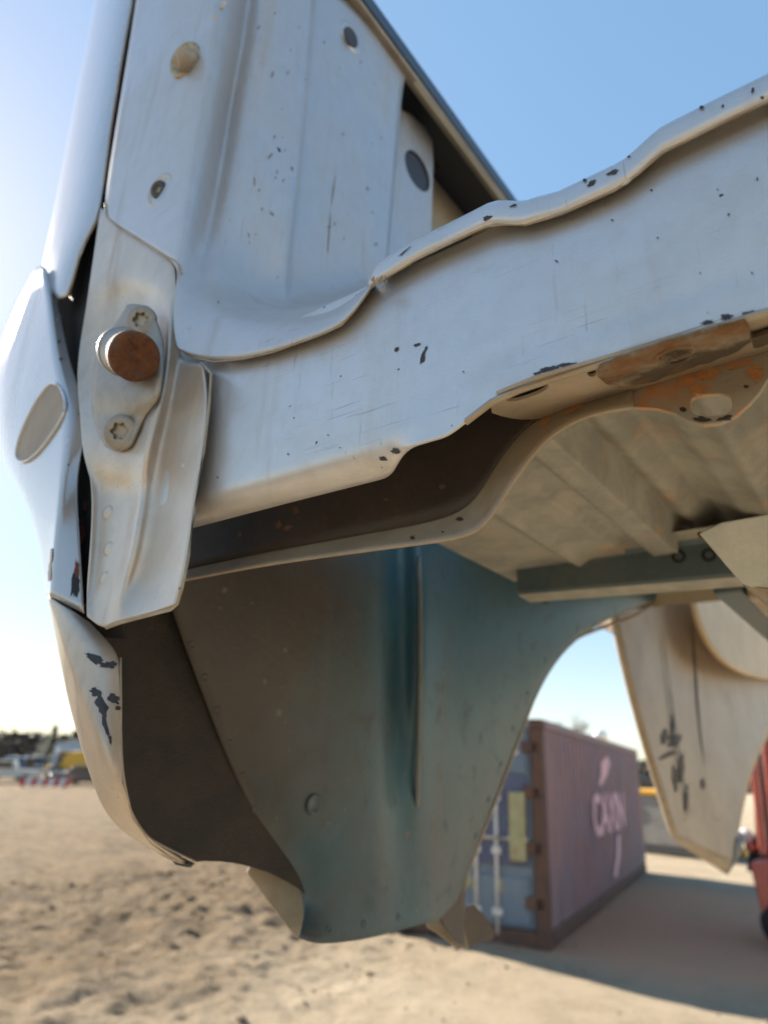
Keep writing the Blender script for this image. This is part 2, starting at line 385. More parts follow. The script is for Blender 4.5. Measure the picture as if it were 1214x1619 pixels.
# --- floor: corrugated sheet with a turned-down rear flange
knots = [(-.44, 2.160), (-.30, 2.158), (-.252, 2.158), (-.226, 2.178), (-.19, 2.182), (-.148, 2.182), (-.120, 2.170), (-.105, 2.167), (-.074, 2.167), (-.050, 2.177), (-.02, 2.178), (.03, 2.178)]
def wave(x):
    if x <= .03:
        for (a, za), (b, zb) in zip(knots, knots[1:]):
            if x <= b:
                t = max(0, (x - a) / (b - a)); t = t * t * (3 - 2 * t); return za + (zb - za) * t
    ph = ((x - .03) % .135) / .135
    if ph < .2: t = ph / .2
    elif ph < .5: t = 1
    elif ph < .7: t = 1 - (ph - .5) / .2
    else: t = 0
    t = t * t * (3 - 2 * t); return 2.178 - .012 * t
def floor_sheet():
    xs = [-.232 + i * .006 for i in range(int((1.24 + .232) / .006))]
    ysx = [(.2778, -.0135), (.2770, -.008), (.2775, .0005), (.280, .004), (.30, .005), (.36, .005), (.93, .005)]
    V = []; F = []
    for y, dz in ysx:
        for x in xs:
            z = wave(x)
            if y > .2805: z = 2.172 + (z - 2.167) * 1.35 + (.000 if y < .31 else .010)
            jit = .0012 * mnoise.noise(Vector((x * 26, 0, 2))) + .0006 * mnoise.noise(Vector((x * 80, 1, 2)))
            V.append((x, y + jit * (1.5 if y < .2805 else 0), z + dz + .0125 + jit))
    n = len(xs)
    for j in range(len(ysx) - 1):
        for i in range(n - 1): F.append([j * n + i, j * n + i + 1, (j + 1) * n + i + 1, (j + 1) * n + i])
    o = link('floor_panel', mesh(V, F), 'silver', B); m = o.modifiers.new('t', 'SOLIDIFY'); m.thickness = .0016; m.offset = 0
    # underside skin, dusty
    ys2 = [.30, .33, .5, .7, .93]; xs2 = [-.46 + i * .006 for i in range(int(1.70 / .006))]; n = len(xs2)
    def und(x):
        z = wave(x) if x > -.235 else 2.158
        if -.243 < x <= -.205: z = 2.152
        if -.27 < x < -.246: z += .006
        for c_, w_, a_ in ((-.335, .010, .006), (-.185, .012, .007), (-.16, .006, -.005), (-.092, .010, .008), (-.03, .010, .006)): z -= a_ * math.exp(-((x - c_) / w_) ** 2)
        return 2.175 + (z - 2.163) * 1.5
    V = [(x, y, und(x)) for y in ys2 for x in xs2]
    F = [[j * n + i, j * n + i + 1, (j + 1) * n + i + 1, (j + 1) * n + i] for j in range(len(ys2) - 1) for i in range(n - 1)]
    link('floor_underside', mesh(V, F), 'under', B)
    xs3 = [x for x in xs2 if x > -.188]; ys3 = [.93, 1.3, 1.9, 2.7]; n = len(xs3)
    F = [[j * n + i, j * n + i + 1, (j + 1) * n + i + 1, (j + 1) * n + i] for j in range(len(ys3) - 1) for i in range(n - 1)]
    link('floor_underside', mesh([(x, y, und(x)) for y in ys3 for x in xs3], F), 'under', B)
    link('floor_panel', mesh([(x, y, und(x) + .012) for y in ys3 for x in xs3], F), 'silver', B)
    # wheelhouse: a tub over the wheel opening, open below
    V = []; F = []; na = 20
    for x in (-.64, -.45, -.24, -.195, -.19):
        for k in range(na + 1):
            a = math.pi * k / na; r = 1 if x < -.2 else .96
            V.append((x, 1.43 - .50 * math.cos(a) * r, 2.24 + .26 * math.sin(a) * r + .10 * k / na))
    for i in range(4):
        for k in range(na): F.append([i * (na + 1) + k, i * (na + 1) + k + 1, (i + 1) * (na + 1) + k + 1, (i + 1) * (na + 1) + k])
    V += [(-.19, .95, 2.18), (-.19, 1.91, 2.18)]; F.append(list(range(4 * (na + 1), 5 * (na + 1))) + [len(V) - 1, len(V) - 2])
    link('wheelhouse', mesh(V, F), 'tan_in', B)
    V = [(x, .2775, wave(x) - .0012) for x in xs]
    tube('floor_edge', V[::2], .0008, 'edge', B, 6)
    return o
FLOOR = floor_sheet()

# --- rear sill
def sill():
    bz = [(-.46, 2.054), (-.301, 2.054), (-.225, 2.0535), (-.219, 2.0545), (-.213, 2.0585), (-.19, 2.0585), (-.176, 2.0585), (-.165, 2.064), (-.148, 2.0715), (-.13, 2.0735), (1.24, 2.0735)]
    def b(x):
        for (a, za), (c, zc) in zip(bz, bz[1:]):
            if x <= c: return za + (zc - za) * (x - a) / (c - a)
    xs = [-.46 + .006 * i for i in range(64)] + [-.07 + .02 * i for i in range(65)]
    rowsf = []
    for x in xs:
        z0 = b(x); t = max(0, min(1, (-.20 - x) / .03))           # 1 = rolled edge on the left, 0 = folded lip
        den = .0009 * mnoise.noise(Vector((x * 9, 0, 7)))
        roll = [(.0012, z0 + .022), (.000 + .001 * t, z0 + .013), (.0005 + .003 * t, z0 + .006 + .001 * t), (.0003 + .009 * t, z0 + .001 * (1 - t) + .0018 * t), (.0003 + .0165 * t, z0), (.002 + .018 * t, z0 + .0002)]
        prof = [(.0055, 2.188), (.0034, 2.180), (.0012, 2.162), (.0005, 2.140), (.0004, 2.118), (.0003, 2.106)] + roll
        rowsf.append([Vector((x, YR + y + den * (1 if z > 2.08 else .4), z)) for y, z in prof])
    n = len(rowsf[0]); V = [p for r in rowsf for p in r]
    F = [[i * n + k, (i + 1) * n + k, (i + 1) * n + k + 1, i * n + k + 1] for i in range(len(rowsf) - 1) for k in range(n - 1)]
    o = link('rear_sill', mesh(V, F), 'silver', B)
    m = o.modifiers.new('s', 'SUBSURF'); m.levels = m.render_levels = 1
    # folded lip along the right-hand lower edge
    xs2 = [-.165 + .015 * i for i in range(94)]
    V = []
    for x in xs2:
        z = b(x); j = .0006 * mnoise.noise(Vector((x * 40, 2, 2)))
        V += [(x, YR - .0006, z + .0016 + j), (x, YR - .0010, z - .0008 + j), (x, YR + .0022, z - .0012 + j), (x, YR + .0022, z + .0012)]
    F = [[i * 4 + k, (i + 1) * 4 + k, (i + 1) * 4 + (k + 1) % 4, i * 4 + (k + 1) % 4] for i in range(len(xs2) - 1) for k in range(4)]
    link('sill_lip', mesh(V, F), 'lip', o)
    for px, py, r in ((715, 622, .0062), (668, 626, .0068), (838, 568, .0062), (1013, 493, .0066)):
        c = pY(px, py, YR + .0016)
        lathe('sill_plug', c, Vector((0, -1, 0)), [(r * 1.18, -.001), (r * 1.14, .0005), (r * 1.02, .0010), (r * .92, .0004), (r * .5, .0007), (.0001, .0008)], 'silver', o)
    return o
SILL = sill()

# paint chips and scrapes: irregular patches of bare primer
from mathutils.bvhtree import BVHTree
def surface(o):
    bpy.context.view_layer.update(); return BVHTree.FromObject(o, bpy.context.evaluated_depsgraph_get())
def patches(name, specs, on, mat, parent, lift=.0005):
    """irregular flakes laid on the sheet metal they belong to"""
    tree = surface(on); V = []; F = []
    for px, py, rx, ry, ang in specs:
        n = 20; a = math.radians(ang); ph = random.uniform(0, 50); ring = []
        for f in (0, .55, 1):
            for i in range(n if f else 1):
                t = 2 * math.pi * i / n
                k = f * (.55 + .75 * abs(mnoise.noise(Vector((math.cos(t) * 1.6 + ph, math.sin(t) * 1.6, ph)))) + (random.uniform(-.12, .2) if f == 1 else 0))
                x, y = math.cos(t) * rx * k, math.sin(t) * ry * k
                d = ray(px + x * math.cos(a) - y * math.sin(a), py + x * math.sin(a) + y * math.cos(a)).normalized()
                h = tree.ray_cast(CAM, d)
                if h[0] is None: ring = None; break
                nn = h[1] if h[1].dot(d) < 0 else -h[1]
                ring.append(h[0] + nn * lift)
            if ring is None: break
        if ring is None: continue
        o = len(V); V += ring
        F += [[o, o + 1 + i, o + 1 + (i + 1) % n] for i in range(n)]
        F += [[o + 1 + i, o + 1 + n + i, o + 1 + n + (i + 1) % n, o + 1 + (i + 1) % n] for i in range(n)]
    return link(name, mesh(V, F), mat, parent, smooth=False, kind='stuff')
patches('chipped_paint', [(668, 565, 16, 3.2, 106), (673, 553, 8, 2, 110), (660, 545, 8, 3, -15), (627, 553, 5, 3, -40), (775, 640, 40, 5, -36), (745, 666, 18, 4, -42), (700, 690, 14, 5, -10), (680, 697, 16, 4, -14), (625, 713, 9, 6, -10), (605, 725, 8, 4, 20),
          (895, 577, 18, 4, -8), (870, 584, 20, 5, -8), (850, 592, 8, 5, -10), (1120, 510, 12, 4, -8), (1148, 502, 12, 6, -8), (1185, 496, 22, 5, -14), (1030, 301, 2.4, 1.8, 0), (1107, 432, 1.5, 2.1, 20), (1189, 432, 2.4, 1.8, 0), (1152, 340, 2.1, 3.0, 20), (1197, 283, 1.8, 3.6, 10), (968, 348, 2.4, 1.8, 0), (1135, 300, 2.4, 1.2, 0), (1040, 376, 3.0, 1.2, 0), (880, 413, 3.0, 1.8, 30), (553, 785, 1.2, 1.2, 0), (519, 688, 1.2, 1.8, 0), (456, 718, 1.2, 2.4, 20), (538, 708, 1.2, 1.2, 0), (733, 588, 1.5, 1.5, 0), (345, 755, 1.8, 1.8, 0)],
        SILL, 'primer', SILL)
patches('flange_chips', [(935, 290, 10, 4, -35), (970, 272, 12, 4, -25), (958, 270, 5, 2, 60), (925, 285, 4, 3, 0), (1110, 170, 4, 3, 0), (1128, 160, 7, 2.5, -20), (1190, 143, 3, 6, 10), (1143, 168, 2, 4, 20), (770, 345, 9, 4, -20), (812, 325, 8, 2, -20), (640, 398, 14, 1.5, -40), (995, 248, 3, 2, 0), (1205, 155, 4, 3, 0)], FLOOR, 'primer', FLOOR)

# --- sill reinforcement: dark channel with a curved tan flange
lo_ = [(285, 919), (360, 904), (440, 890), (520, 879), (600, 868), (680, 858), (735, 850), (768, 832), (795, 790), (830, 735), (868, 690), (915, 662), (960, 650), (1000, 645)]
hi_ = [(285, 905), (360, 888), (440, 871), (520, 857), (600, 842), (670, 829), (715, 817), (748, 797), (772, 760), (800, 712), (838, 671), (885, 641), (945, 619), (1000, 601)]
top_ = [(285, 800), (360, 790), (440, 770), (520, 750), (600, 730), (670, 700), (715, 680), (748, 660), (772, 640), (800, 625), (838, 612), (885, 600), (945, 580), (1000, 565)]
grid('sill_channel', [[T(x, y, .352) for x, y in top_], [T(x, y + 30 if x < 800 else y + 12, .352) for x, y in top_], [T(x, y, .3475) for x, y in hi_]], 'ecoat_dark', B, sub=2)
REINF = grid('channel_flange', [[T(x, y, .3474) for x, y in hi_], [T((x * .7 + a * .3), (y * .7 + b_ * .3), .342) for (x, y), (a, b_) in zip(hi_, lo_)], [T(x, y, .330) for x, y in lo_]], 'lip', B, thick=.002, sub=2)
gus = [(992, 603), (1100, 571), (1214, 536), (1300, 510), (1300, 540), (1240, 580), (1214, 602), (1202, 622), (1186, 640), (1165, 659), (1140, 671), (1112, 674), (1088, 668), (1068, 656), (1040, 648), (992, 645)]
plate('hitch_gusset', dense(gus, 20), plane3(pY(1000, 610, .345), pY(1250, 535, .345), pY(1100, 672, .330)), 'gusset', B, holes=[ellipse(1125, 642, 33, 17, -3, sq=3)], thick=.0022, bevel=.0006)
GUS = [o for o in bpy.data.objects if o.name.startswith('hitch_gusset')][0]
M['stain'] = rough_mat('orange_rust_stain', (.60, .26, .09), (.50, .27, .13), 30, .75, .5, (.42, .36, .27), bump=.5, bd=.001, spot_sc=60, spot_lo=.5)
patches('rust_stain', [(1035, 604, 26, 9, -16), (1085, 600, 24, 16, -20), (1120, 590, 30, 12, -18), (1165, 575, 34, 12, -20), (1100, 618, 16, 10, 10), (1165, 655, 22, 6, -25), (1195, 590, 16, 14, 0), (1070, 655, 12, 6, 10), (1010, 612, 14, 5, -15)], GUS, 'stain', GUS, .0004)
patches('dirt_marks', [(1110, 664, 20, 5, 4), (1145, 662, 16, 4, -10), (1080, 648, 8, 5, 0), (1180, 612, 5, 3, 0)], GUS, 'smear', GUS, .0005)
patches('rust_stain', [(905, 648, 22, 5, -22), (950, 628, 26, 4, -20), (862, 668, 16, 5, -38), (985, 615, 18, 4, -18)], REINF, 'stain', REINF, .0006)
plB = plane3(pY(800, 622, YR + .005), pY(1150, 510, YR + .005), pY(905, 645, .345))
plate('closing_plate', dense(chaikin([(770, 648), (790, 612), (1000, 552), (1320, 450), (1320, 545), (1100, 600), (1000, 628), (905, 655), (868, 657), (832, 662), (800, 658)], 1), 20), plB, 'lip', B,
      holes=[ellipse(832, 615, 36, 11, -19, sq=2.6), ellipse(935, 585, 8, 8), ellipse(1065, 558, 27, 17, -10)], thick=.0018)
def off(pl, d): return (pl[0] + Vector((0, -.3, -1)).normalized() * d, pl[1])
RP = plate('rust_plate', dense(chaikin([(943, 590), (950, 575), (1060, 538), (1176, 505), (1184, 512), (1188, 545), (1100, 577), (1010, 607), (975, 612), (955, 603)], 1), 8, 1.2), off(plB, .0045), 'rustplate', B, holes=[ellipse(1067, 557, 25, 14, -10)], thick=.0022, bevel=.0004)
plate('rust_plate', dense([(1186, 532), (1300, 495), (1300, 520), (1190, 548)], 9, 1), off(plB, .0040), 'rustplate', B, thick=.002)
u0 = pPl(1067, 557, off(plB, .0055)); nB = plB[1] if plB[1].z < 0 else -plB[1]
lathe('weld_nut', u0, nB, [(.0094, -.001), (.0090, .0012), (.0074, .0014), (.0068, .0), (.0066, -.005), (.0062, -.006)], 'rustplate', RP)
lathe('nut_collar', u0, nB, [(.0064, -.0055), (.0064, -.0040), (.0050, -.0038), (.0049, -.0065), (.0046, -.007)], 'steel', RP)
lathe('nut_bore', u0, nB, [(.0062, -.0066), (.003, -.0065)], 'dark', RP)
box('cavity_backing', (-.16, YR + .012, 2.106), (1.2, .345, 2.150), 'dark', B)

# --- crossmember, longitudinal rail and mount under the floor
CRZ = 2.132; CY0 = .874
def crossmember():
    prof = [(CY0 - .03, 2.176), (CY0 - .004, 2.172), (CY0, 2.166), (CY0 + .001, CRZ + .004), (CY0 + .004, CRZ), (CY0 + .05, CRZ - .001), (CY0 + .053, CRZ + .003), (CY0 + .055, 2.17)]
    xs = [-.432, -.428, -.30, .0, .4, .8, 1.2]; V = []
    for i, x in enumerate(xs):
        for (y, z) in prof:
            s_ = .012 if i == 0 else 0
            V.append((x, y + (s_ if y < CY0 + .02 else 0), z - (.04 * (min(x, 0) + .43) if z < 2.15 else 0)))
    n = len(prof); F = [[i * n + k, i * n + k + 1, (i + 1) * n + k + 1, (i + 1) * n + k] for i in range(len(xs) - 1) for k in range(n - 1)]
    F.append(list(range(n)))
    o = link('crossmember', mesh(V, F), 'cross', B, smooth=False)
    o.data.materials.append(M['under'])
    for p in o.data.polygons:
        if p.normal.z < -.8 or p.normal.z > .8: p.material_index = 1  # paler flat faces: light from the ground below put into their colour
    for px, py in ((1073, 880), (1121, 878)):
        lathe('bolt_hole', pY(px, py, CY0 - .0004), Vector((0, -1, 0)), [(.0085, 0), (.0085, .0015), (.0055, .0016), (.0045, -.001), (.002, -.001)], 'dark', o)
    lathe('bolt_hole', pZ(863, 953, CRZ - .0005), Vector((0, 0, -1)), [(.005, 0), (.004, .001), (.001, .0012)], 'dark', o)
crossmember()
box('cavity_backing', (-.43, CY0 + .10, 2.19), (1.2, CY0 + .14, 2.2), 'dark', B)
a_ = pY(1128, 941, CY0 + .057)
box('frame_rail', (a_.x, CY0 + .056, a_.z), (a_.x + .034, 2.6, 2.172), 'cross', B, bevel=.004)
box('frame_rail', (a_.x + .038, CY0 + .056, a_.z - .010), (a_.x + .32, 2.6, 2.172), 'lip', B, bevel=.004)
hp = [(1105, 843), (1140, 826), (1214, 813), (1340, 795), (1340, 950), (1214, 932), (1192, 930), (1172, 922)]
plate('mount_bracket', dense(hp, 12, .3), plane3(pY(1105, 843, .575), pY(1300, 800, .575), pY(1180, 925, .60)), 'mount', B, thick=.003, bevel=.001)
tube('mount_rust_tip', [pY(1106, 842, .597), pY(1109, 850, .597)], .0022, 'rust', B, 6)
grid('mount_bracket_flange', [[T(1172, 921, .599), T(1192, 929, .600), T(1214, 931, .600), T(1340, 948, .603)], [T(1188, 936, .62), T(1205, 950, .64), T(1230, 975, .66), T(1350, 1010, .66)]], 'lip', B, sub=1)

# --- bed wall: post face, rounded inner wall and bottom flange in one pressing
wall_rows = [
 [T(221, -34, .270), T(280, -34, .2695), T(345, -34, .2695), T(360, -34, .2745), T(399, -34, .322), U(412, -34, -.437), U(446, -34, -.424), U(492, -34, -.420), U(500, -34, -.4425), U(570, -34, -.440), U(652, -34, -.4425)],
 [T(207, 60, .270), T(270, 60, .2695), T(334, 60, .2695), T(349, 60, .2745), T(386, 60, .320), U(400, 60, -.437), U(438, 60, -.424), U(486, 60, -.420), U(494, 60, -.4425), U(566, 60, -.440), U(642, 60, -.4425)],
 [T(192, 150, .270), T(256, 150, .2695), T(321, 150, .2695), T(336, 150, .2745), T(367, 150, .318), U(382, 150, -.437), U(428, 150, -.424), U(479, 150, -.420), U(487, 150, -.4425), U(560, 150, -.440), U(634, 150, -.4425)],
 [T(176, 250, .270), T(240, 250, .2695), T(305, 250, .2695), T(319, 250, .2745), T(351, 250, .315), U(368, 250, -.437), U(416, 250, -.425), U(471, 250, -.421), U(479, 250, -.4425), U(554, 250, -.440), U(627, 250, -.4425)],
 [T(166, 318, .270), T(232, 330, .2695), T(294, 330, .2695), T(305, 330, .2745), T(336, 330, .311), U(354, 330, -.437), U(405, 330, -.432), U(462, 330, -.424), U(471, 330, -.4425), U(548, 330, -.440), U(620, 330, -.4425)],
 [T(168, 344, .270), T(226, 381, .2695), T(283, 418, .2695), T(291, 410, .2745), T(318, 405, .301), U(338, 405, -.437), U(398, 410, -.435), U(452, 405, -.425), U(461, 405, -.4425), U(540, 405, -.440), U(613, 412, -.4425)],
 [None, None, T(276, 468, .271), T(289, 468, .2745), T(310, 465, .285), T(344, 468, .296), U(396, 490, -.436), U(448, 500, -.434), U(460, 500, -.4425), U(536, 490, -.440), U(612, 455, -.4425)],
 [None, None, T(274, 520, .271), T(291, 520, .273), T(318, 512, .277), T(362, 498, .281), T(410, 487, .286), T(441, 483, .290), T(480, 478, .291), T(532, 467, .289), T(590, 441, .284)],
 [None, None, T(282, 551, .272), T(299, 562, .275), T(338, 571, .2765), T(385, 566, .2765), T(430, 556, .2765), T(472, 541, .2765), T(508, 528, .2765), T(548, 511, .2765), T(588, 452, .277)]]
rt0 = pX(607, 0, -.420); rb0 = pX(587, 0, -.420)
for r_ in wall_rows:
    for j_ in range(len(r_)):
        if r_[j_] is not None and r_[j_][2] == 'X':
            p_ = pt(r_[j_]); p_.z = min(p_.z, rb0.z - .004); r_[j_] = p_
WALL = grid('bed_wall', wall_rows, 'silver_wall', B, sub=3, creases={2: .3, 7: .5, 8: .6}, thick=.0016)
rw = random.Random(3)
patches('wall_scuffs', [(rw.gauss(415, 28) + (300 - y_) * .10, y_, rw.uniform(.8, 2.6), rw.uniform(1.5, 5) * rw.choice((.6, 1, 1, 2.6)), rw.uniform(-40, 40)) for y_ in [rw.uniform(15, 440) for _ in range(24)]] + [(rw.uniform(500, 600), rw.uniform(60, 430), rw.uniform(1, 2.2), rw.uniform(2, 7), rw.uniform(-30, 30)) for _ in range(9)] + [(520, 370, 1.8, 40, 4), (527, 300, 1.5, 26, 8), (345, 478, 2, 4, 20)], WALL, 'scuff', WALL, .0004)
# bright worn edge of the wall's bottom flange and of the post overlap
tube('flange_edge', [pY(x, y, .2757) for x, y in chaikin([(276, 540), (284, 552), (300, 563), (338, 572), (385, 567), (430, 557), (472, 542), (508, 529), (540, 514), (560, 492), (588, 453)], 0)], .0007, 'edge', WALL, 6)
tube('sealed_seam', [pY(x, y, .2692) for x, y in ((166, 322), (169, 343), (185, 357), (226, 382), (262, 405), (276, 412), (284, 420), (287, 432))], .0011, 'edge', WALL, 6)
# torn weld where wall flange and floor flange meet
V = []; F = []
for k in range(9):
    c = pY(596 + random.uniform(-9, 14), 447 + random.uniform(-8, 8), .2725 + random.uniform(-.001, .001)); o0 = len(V)
    for q in range(5): a = 6.28 * q / 5; V.append(c + Vector((math.cos(a) * random.uniform(.001, .004), random.uniform(-.0015, .0015), math.sin(a) * random.uniform(.001, .0035))))
    F.append(list(range(o0, o0 + 5)))
link('torn_weld', mesh(V, F), 'edge', B, smooth=False)

# --- lower post with the striker pocket
post_rows = [
 [T(160, 330, .274), T(172, 332, .274), T(215, 345, .274), T(255, 385, .274), T(272, 400, .275), T(276, 402, .276)],
 [T(147, 422, .274), T(158, 422, .274), T(203, 414, .274), T(252, 436, .274), T(272, 452, .275), T(279, 456, .276)],
 [T(141, 462, .274), T(152, 466, .275), T(202, 436, .275), T(250, 458, .275), T(271, 474, .276), T(279, 476, .278)],
 [T(137, 485, .274), T(152, 492, .281), T(202, 464, .287), T(246, 484, .288), T(269, 497, .277), T(281, 500, .281)],
 [T(119, 585, .275), T(140, 575, .284), T(170, 580, .288), T(247, 580, .287), T(265, 580, .272), T(283, 572, .284), ],
 [T(128, 650, .274), T(150, 650, .280), T(190, 650, .281), T(232, 650, .279), T(250, 650, .268), T(270, 642, .284)],
 [T(131, 716, .272), T(150, 718, .270), T(175, 724, .269), T(208, 731, .268), T(230, 721, .2665), T(250, 715, .283)],
 [T(144, 756, .275), T(160, 762, .283), T(180, 767, .284), T(208, 774, .284), T(228, 771, .275), T(248, 765, .285)],
 [T(147, 800, .276), T(160, 800, .283), T(178, 800, .283), T(204, 802, .2825), T(224, 797, .2735), T(244, 800, .285)],
 [T(143, 880, .276), T(155, 880, .283), T(170, 882, .283), T(192, 884, .282), T(211, 880, .2735), T(232, 880, .285)],
 [T(136, 945, .276), T(147, 950, .281), T(158, 952, .280), T(174, 950, .279), T(191, 940, .2735), T(214, 930, .284)],
 [T(139, 976, .276), T(150, 985, .277), T(158, 990, .276), T(167, 993, .275), T(190, 984, .2735), T(220, 976, .277)]]
rt = [None, None, None, None, (322, 576, .2735), (330, 640, .2735), (321, 715, .2735), (313, 765, .2735), (306, 810, .2735), (297, 880, .2735), (286, 930, .2735), (278, 957, .2735)]
mid = [None, None, None, None, (303, 573, .283), (300, 640, .2835), (285, 716, .2835), (280, 766, .2845), (275, 806, .2845), (265, 880, .284), (250, 931, .2825), (249, 968, .276)]
for r, m_, e_ in zip(post_rows, mid, rt): r += [T(*m_) if m_ else None, T(*e_) if e_ else None]
POST = grid('corner_post', post_rows, 'silver_post', B, sub=3, creases={4: .45, 3: .25}, thick=.0018)
tube('post_edge', [pY(x, y, .2727) for x, y in ((318, 574), (334, 590), (331, 640), (322, 715), (314, 765), (307, 810), (298, 880), (288, 930), (280, 955), (270, 964), (228, 975), (190, 985), (168, 993))], .0011, 'edge', POST, 6)
for px, py, y_ in ((170, 811, .281), (172, 868, .281), (166, 916, .280)):
    lathe('spot_weld', pY(px, py, y_ + .0006), Vector((.1, -1, -.05)), [(.0066, -.001), (.006, .0002), (.004, .0006), (.0001, .0007)], 'silver_post', POST, 20)
for px, py, y_ in ((311, 645, .2815), (294, 736, .281), (275, 705, .2885), (286, 690, .2855)):
    lathe('spot_weld', pY(px, py, y_ - .0006), Vector((.6, -1, -.1)), [(.0042, -.001), (.0036, .0003), (.002, .0006), (.0001, .0007)], 'silver_post', POST, 14)
for px, py, y_ in ((183, 397, .274), (197, 329, .2695), (222, 197, .2695), (293, 200, .2695), (336, 27, .2695), (352, 5, .272)):
    lathe('spot_weld', pY(px, py, y_), Vector((0, -1, -.1)), [(.0048, -.001), (.0042, .0002), (.0025, .0006), (.0001, .0007)], 'silver_post', POST, 16)

# --- striker with two star-head screws and a rusty pin
def torx(c, n, r, mat, parent, name='screw'):
    u, v, n = frame_of(n); seg = 36; V = []; F = []
    rings = [(1.0, -.20, 0), (1.0, .02, 0), (.93, .10, 0), (.66, .15, 0), (.45, .16, 1), (.41, -.12, 1)]
    for rr, h, star in rings:
        for k in range(seg):
            a = 2 * math.pi * k / seg; q = rr * (1 + (.20 * math.cos(6 * a) if star else 0)) * r
            V.append(c + u * math.cos(a) * q + v * math.sin(a) * q + n * h * r)
    for i in range(len(rings) - 1):
        for k in range(seg): F.append([i * seg + k, i * seg + (k + 1) % seg, (i + 1) * seg + (k + 1) % seg, (i + 1) * seg + k])
    me = mesh(V, F + [[(len(rings) - 1) * seg + k for k in range(seg)]]); o = link(name, me, mat, parent, smooth=True)
    me.materials.append(M['wornsteel'])
    for p in list(me.polygons)[-1 - seg:]: p.material_index = 1; p.use_smooth = False
    return o
sp = [
 [T(203, 483, .268), T(212, 481, .268), T(226, 482, .268), T(238, 492, .268)],
 [T(190, 505, .268), T(205, 505, .268), T(230, 505, .268), T(251, 515, .268)],
 [T(170, 535, .268), T(195, 535, .268), T(230, 540, .268), T(258, 545, .268)],
 [T(151, 562, .263), T(180, 562, .262), T(225, 570, .262), T(258, 575, .264)],
 [T(147, 610, .261), T(180, 612, .260), T(225, 616, .260), T(255, 612, .263)],
 [T(146, 632, .264), T(180, 638, .263), T(220, 645, .263), T(248, 640, .266)],
 [T(147, 648, .269), T(175, 655, .268), T(205, 660, .268), T(230, 655, .270)],
 [T(155, 685, .269), T(175, 690, .2685), T(200, 690, .2685), T(218, 680, .269)],
 [T(170, 708, .269), T(182, 713, .269), T(197, 713, .269), T(208, 703, .269)]]
STR = grid('striker_plate', sp, 'screwgrey', B, sub=2, thick=.003)
torx(pY(223, 506, .2625), Vector((.50, -.80, -.28)), .0130, 'screwgrey', STR)
torx(pY(190, 682, .2635), Vector((.50, -.80, -.28)), .0140, 'screwgrey', STR)
ce_ = pY(214, 564, .240); ax_ = (ce_ - pY(184, 551, .254)).normalized(); pc = ce_ - ax_ * .0345
PIN = lathe('striker_pin', pc, ax_, [(.0186, -.008), (.0186, .002), (.0182, .004), (.0178, .008), (.0174, .010), (.0178, .016), (.0184, .0185)], 'wornsteel', STR, 36)
lathe('pin_head', pc, ax_, [(.0184, .018), (.0183, .0192), (.0186, .0330), (.0180, .0350), (.0160, .0360), (.012, .0358), (.0088, .0350), (.0070, .0340), (.004, .0337), (.0001, .0336)], 'pinrust', PIN, 36)
lathe('striker_washer', pc, ax_, [(.0196, -.010), (.0196, -.003), (.0190, -.0015), (.018, -.0014)], 'wornsteel', PIN, 36)

# upper anchor bolt in its cup, and the flush screw below it
ub = pY(293, 95, .2670)
CUP = lathe('bolt_cup', ub, Vector((.16, -.95, -.18)), [(.0195, -.008), (.0195, .0015), (.018, .003), (.0155, .0028), (.013, .001), (.002, .0008)], 'zinc', B, 32)
ubn = (pY(317, 91, .250) - ub).normalized()
lathe('anchor_bolt', ub, ubn, [(.009, -.004), (.009, .010), (.0125, .0102), (.0125, .0122), (.0118, .0128)], 'zinc', CUP, 24)
lathe('hex_head', ub, ubn, [(.0118, .0120), (.0118, .0205), (.0105, .0222), (.0001, .0224)], 'screwgrey', CUP, 6)
fs = pY(253, 301, .2692)
DIM = lathe('screw_dimple', fs, Vector((.06, -1, -.06)), [(.0185, -.0008), (.0178, .0012), (.016, .0016), (.0135, .0004), (.012, -.0005), (.0001, -.0006)], 'silver_post', B, 32)
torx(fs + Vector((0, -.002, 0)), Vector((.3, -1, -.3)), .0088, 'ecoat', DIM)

# --- tail lamp side: slot backing, upper corner skin, lower corner cap
LP = grid('lamp_pocket', [[T(185, -40, .306), T(228, -40, .300)], [T(150, 250, .306), T(190, 250, .300)], [T(100, 380, .31), T(170, 380, .300)], [T(82, 500, .312), T(150, 500, .300)], [T(95, 620, .312), T(140, 620, .302)], [T(95, 740, .312), T(160, 740, .303)], [T(84, 870, .312), T(160, 870, .303)], [T(110, 1005, .312), T(200, 1010, .31)]], 'dark', B, sub=1, thick=.002)
usk = [
 [Vector((-0.940, .40, 3.02)), T(144, -40, .308), T(176, -40, .281), T(200, -40, .279), T(216, -40, .2845)],
 [Vector((-0.930, .40, 2.85)), T(115, 100, .308), T(150, 100, .281), T(178, 100, .279), T(192, 100, .2845)],
 [Vector((-0.920, .40, 2.72)), T(95, 200, .308), T(132, 200, .281), T(160, 200, .279), T(176, 200, .2845)],
 [Vector((-0.910, .40, 2.60)), T(78, 285, .308), T(118, 290, .281), T(146, 290, .279), T(165, 285, .2845)],
 [Vector((-0.910, .40, 2.52)), T(66, 345, .308), T(104, 350, .281), T(134, 350, .279), T(158, 340, .2845)],
 [Vector((-0.900, .40, 2.47)), T(58, 390, .308), T(92, 400, .281), T(114, 405, .280), T(128, 398, .2845)],
 [Vector((-0.890, .40, 2.42)), T(52, 430, .308), T(80, 455, .283), T(90, 475, .282), T(107, 468, .2845)]]
SK = grid('corner_skin', usk, 'outer', B, sub=3, thick=.0016)
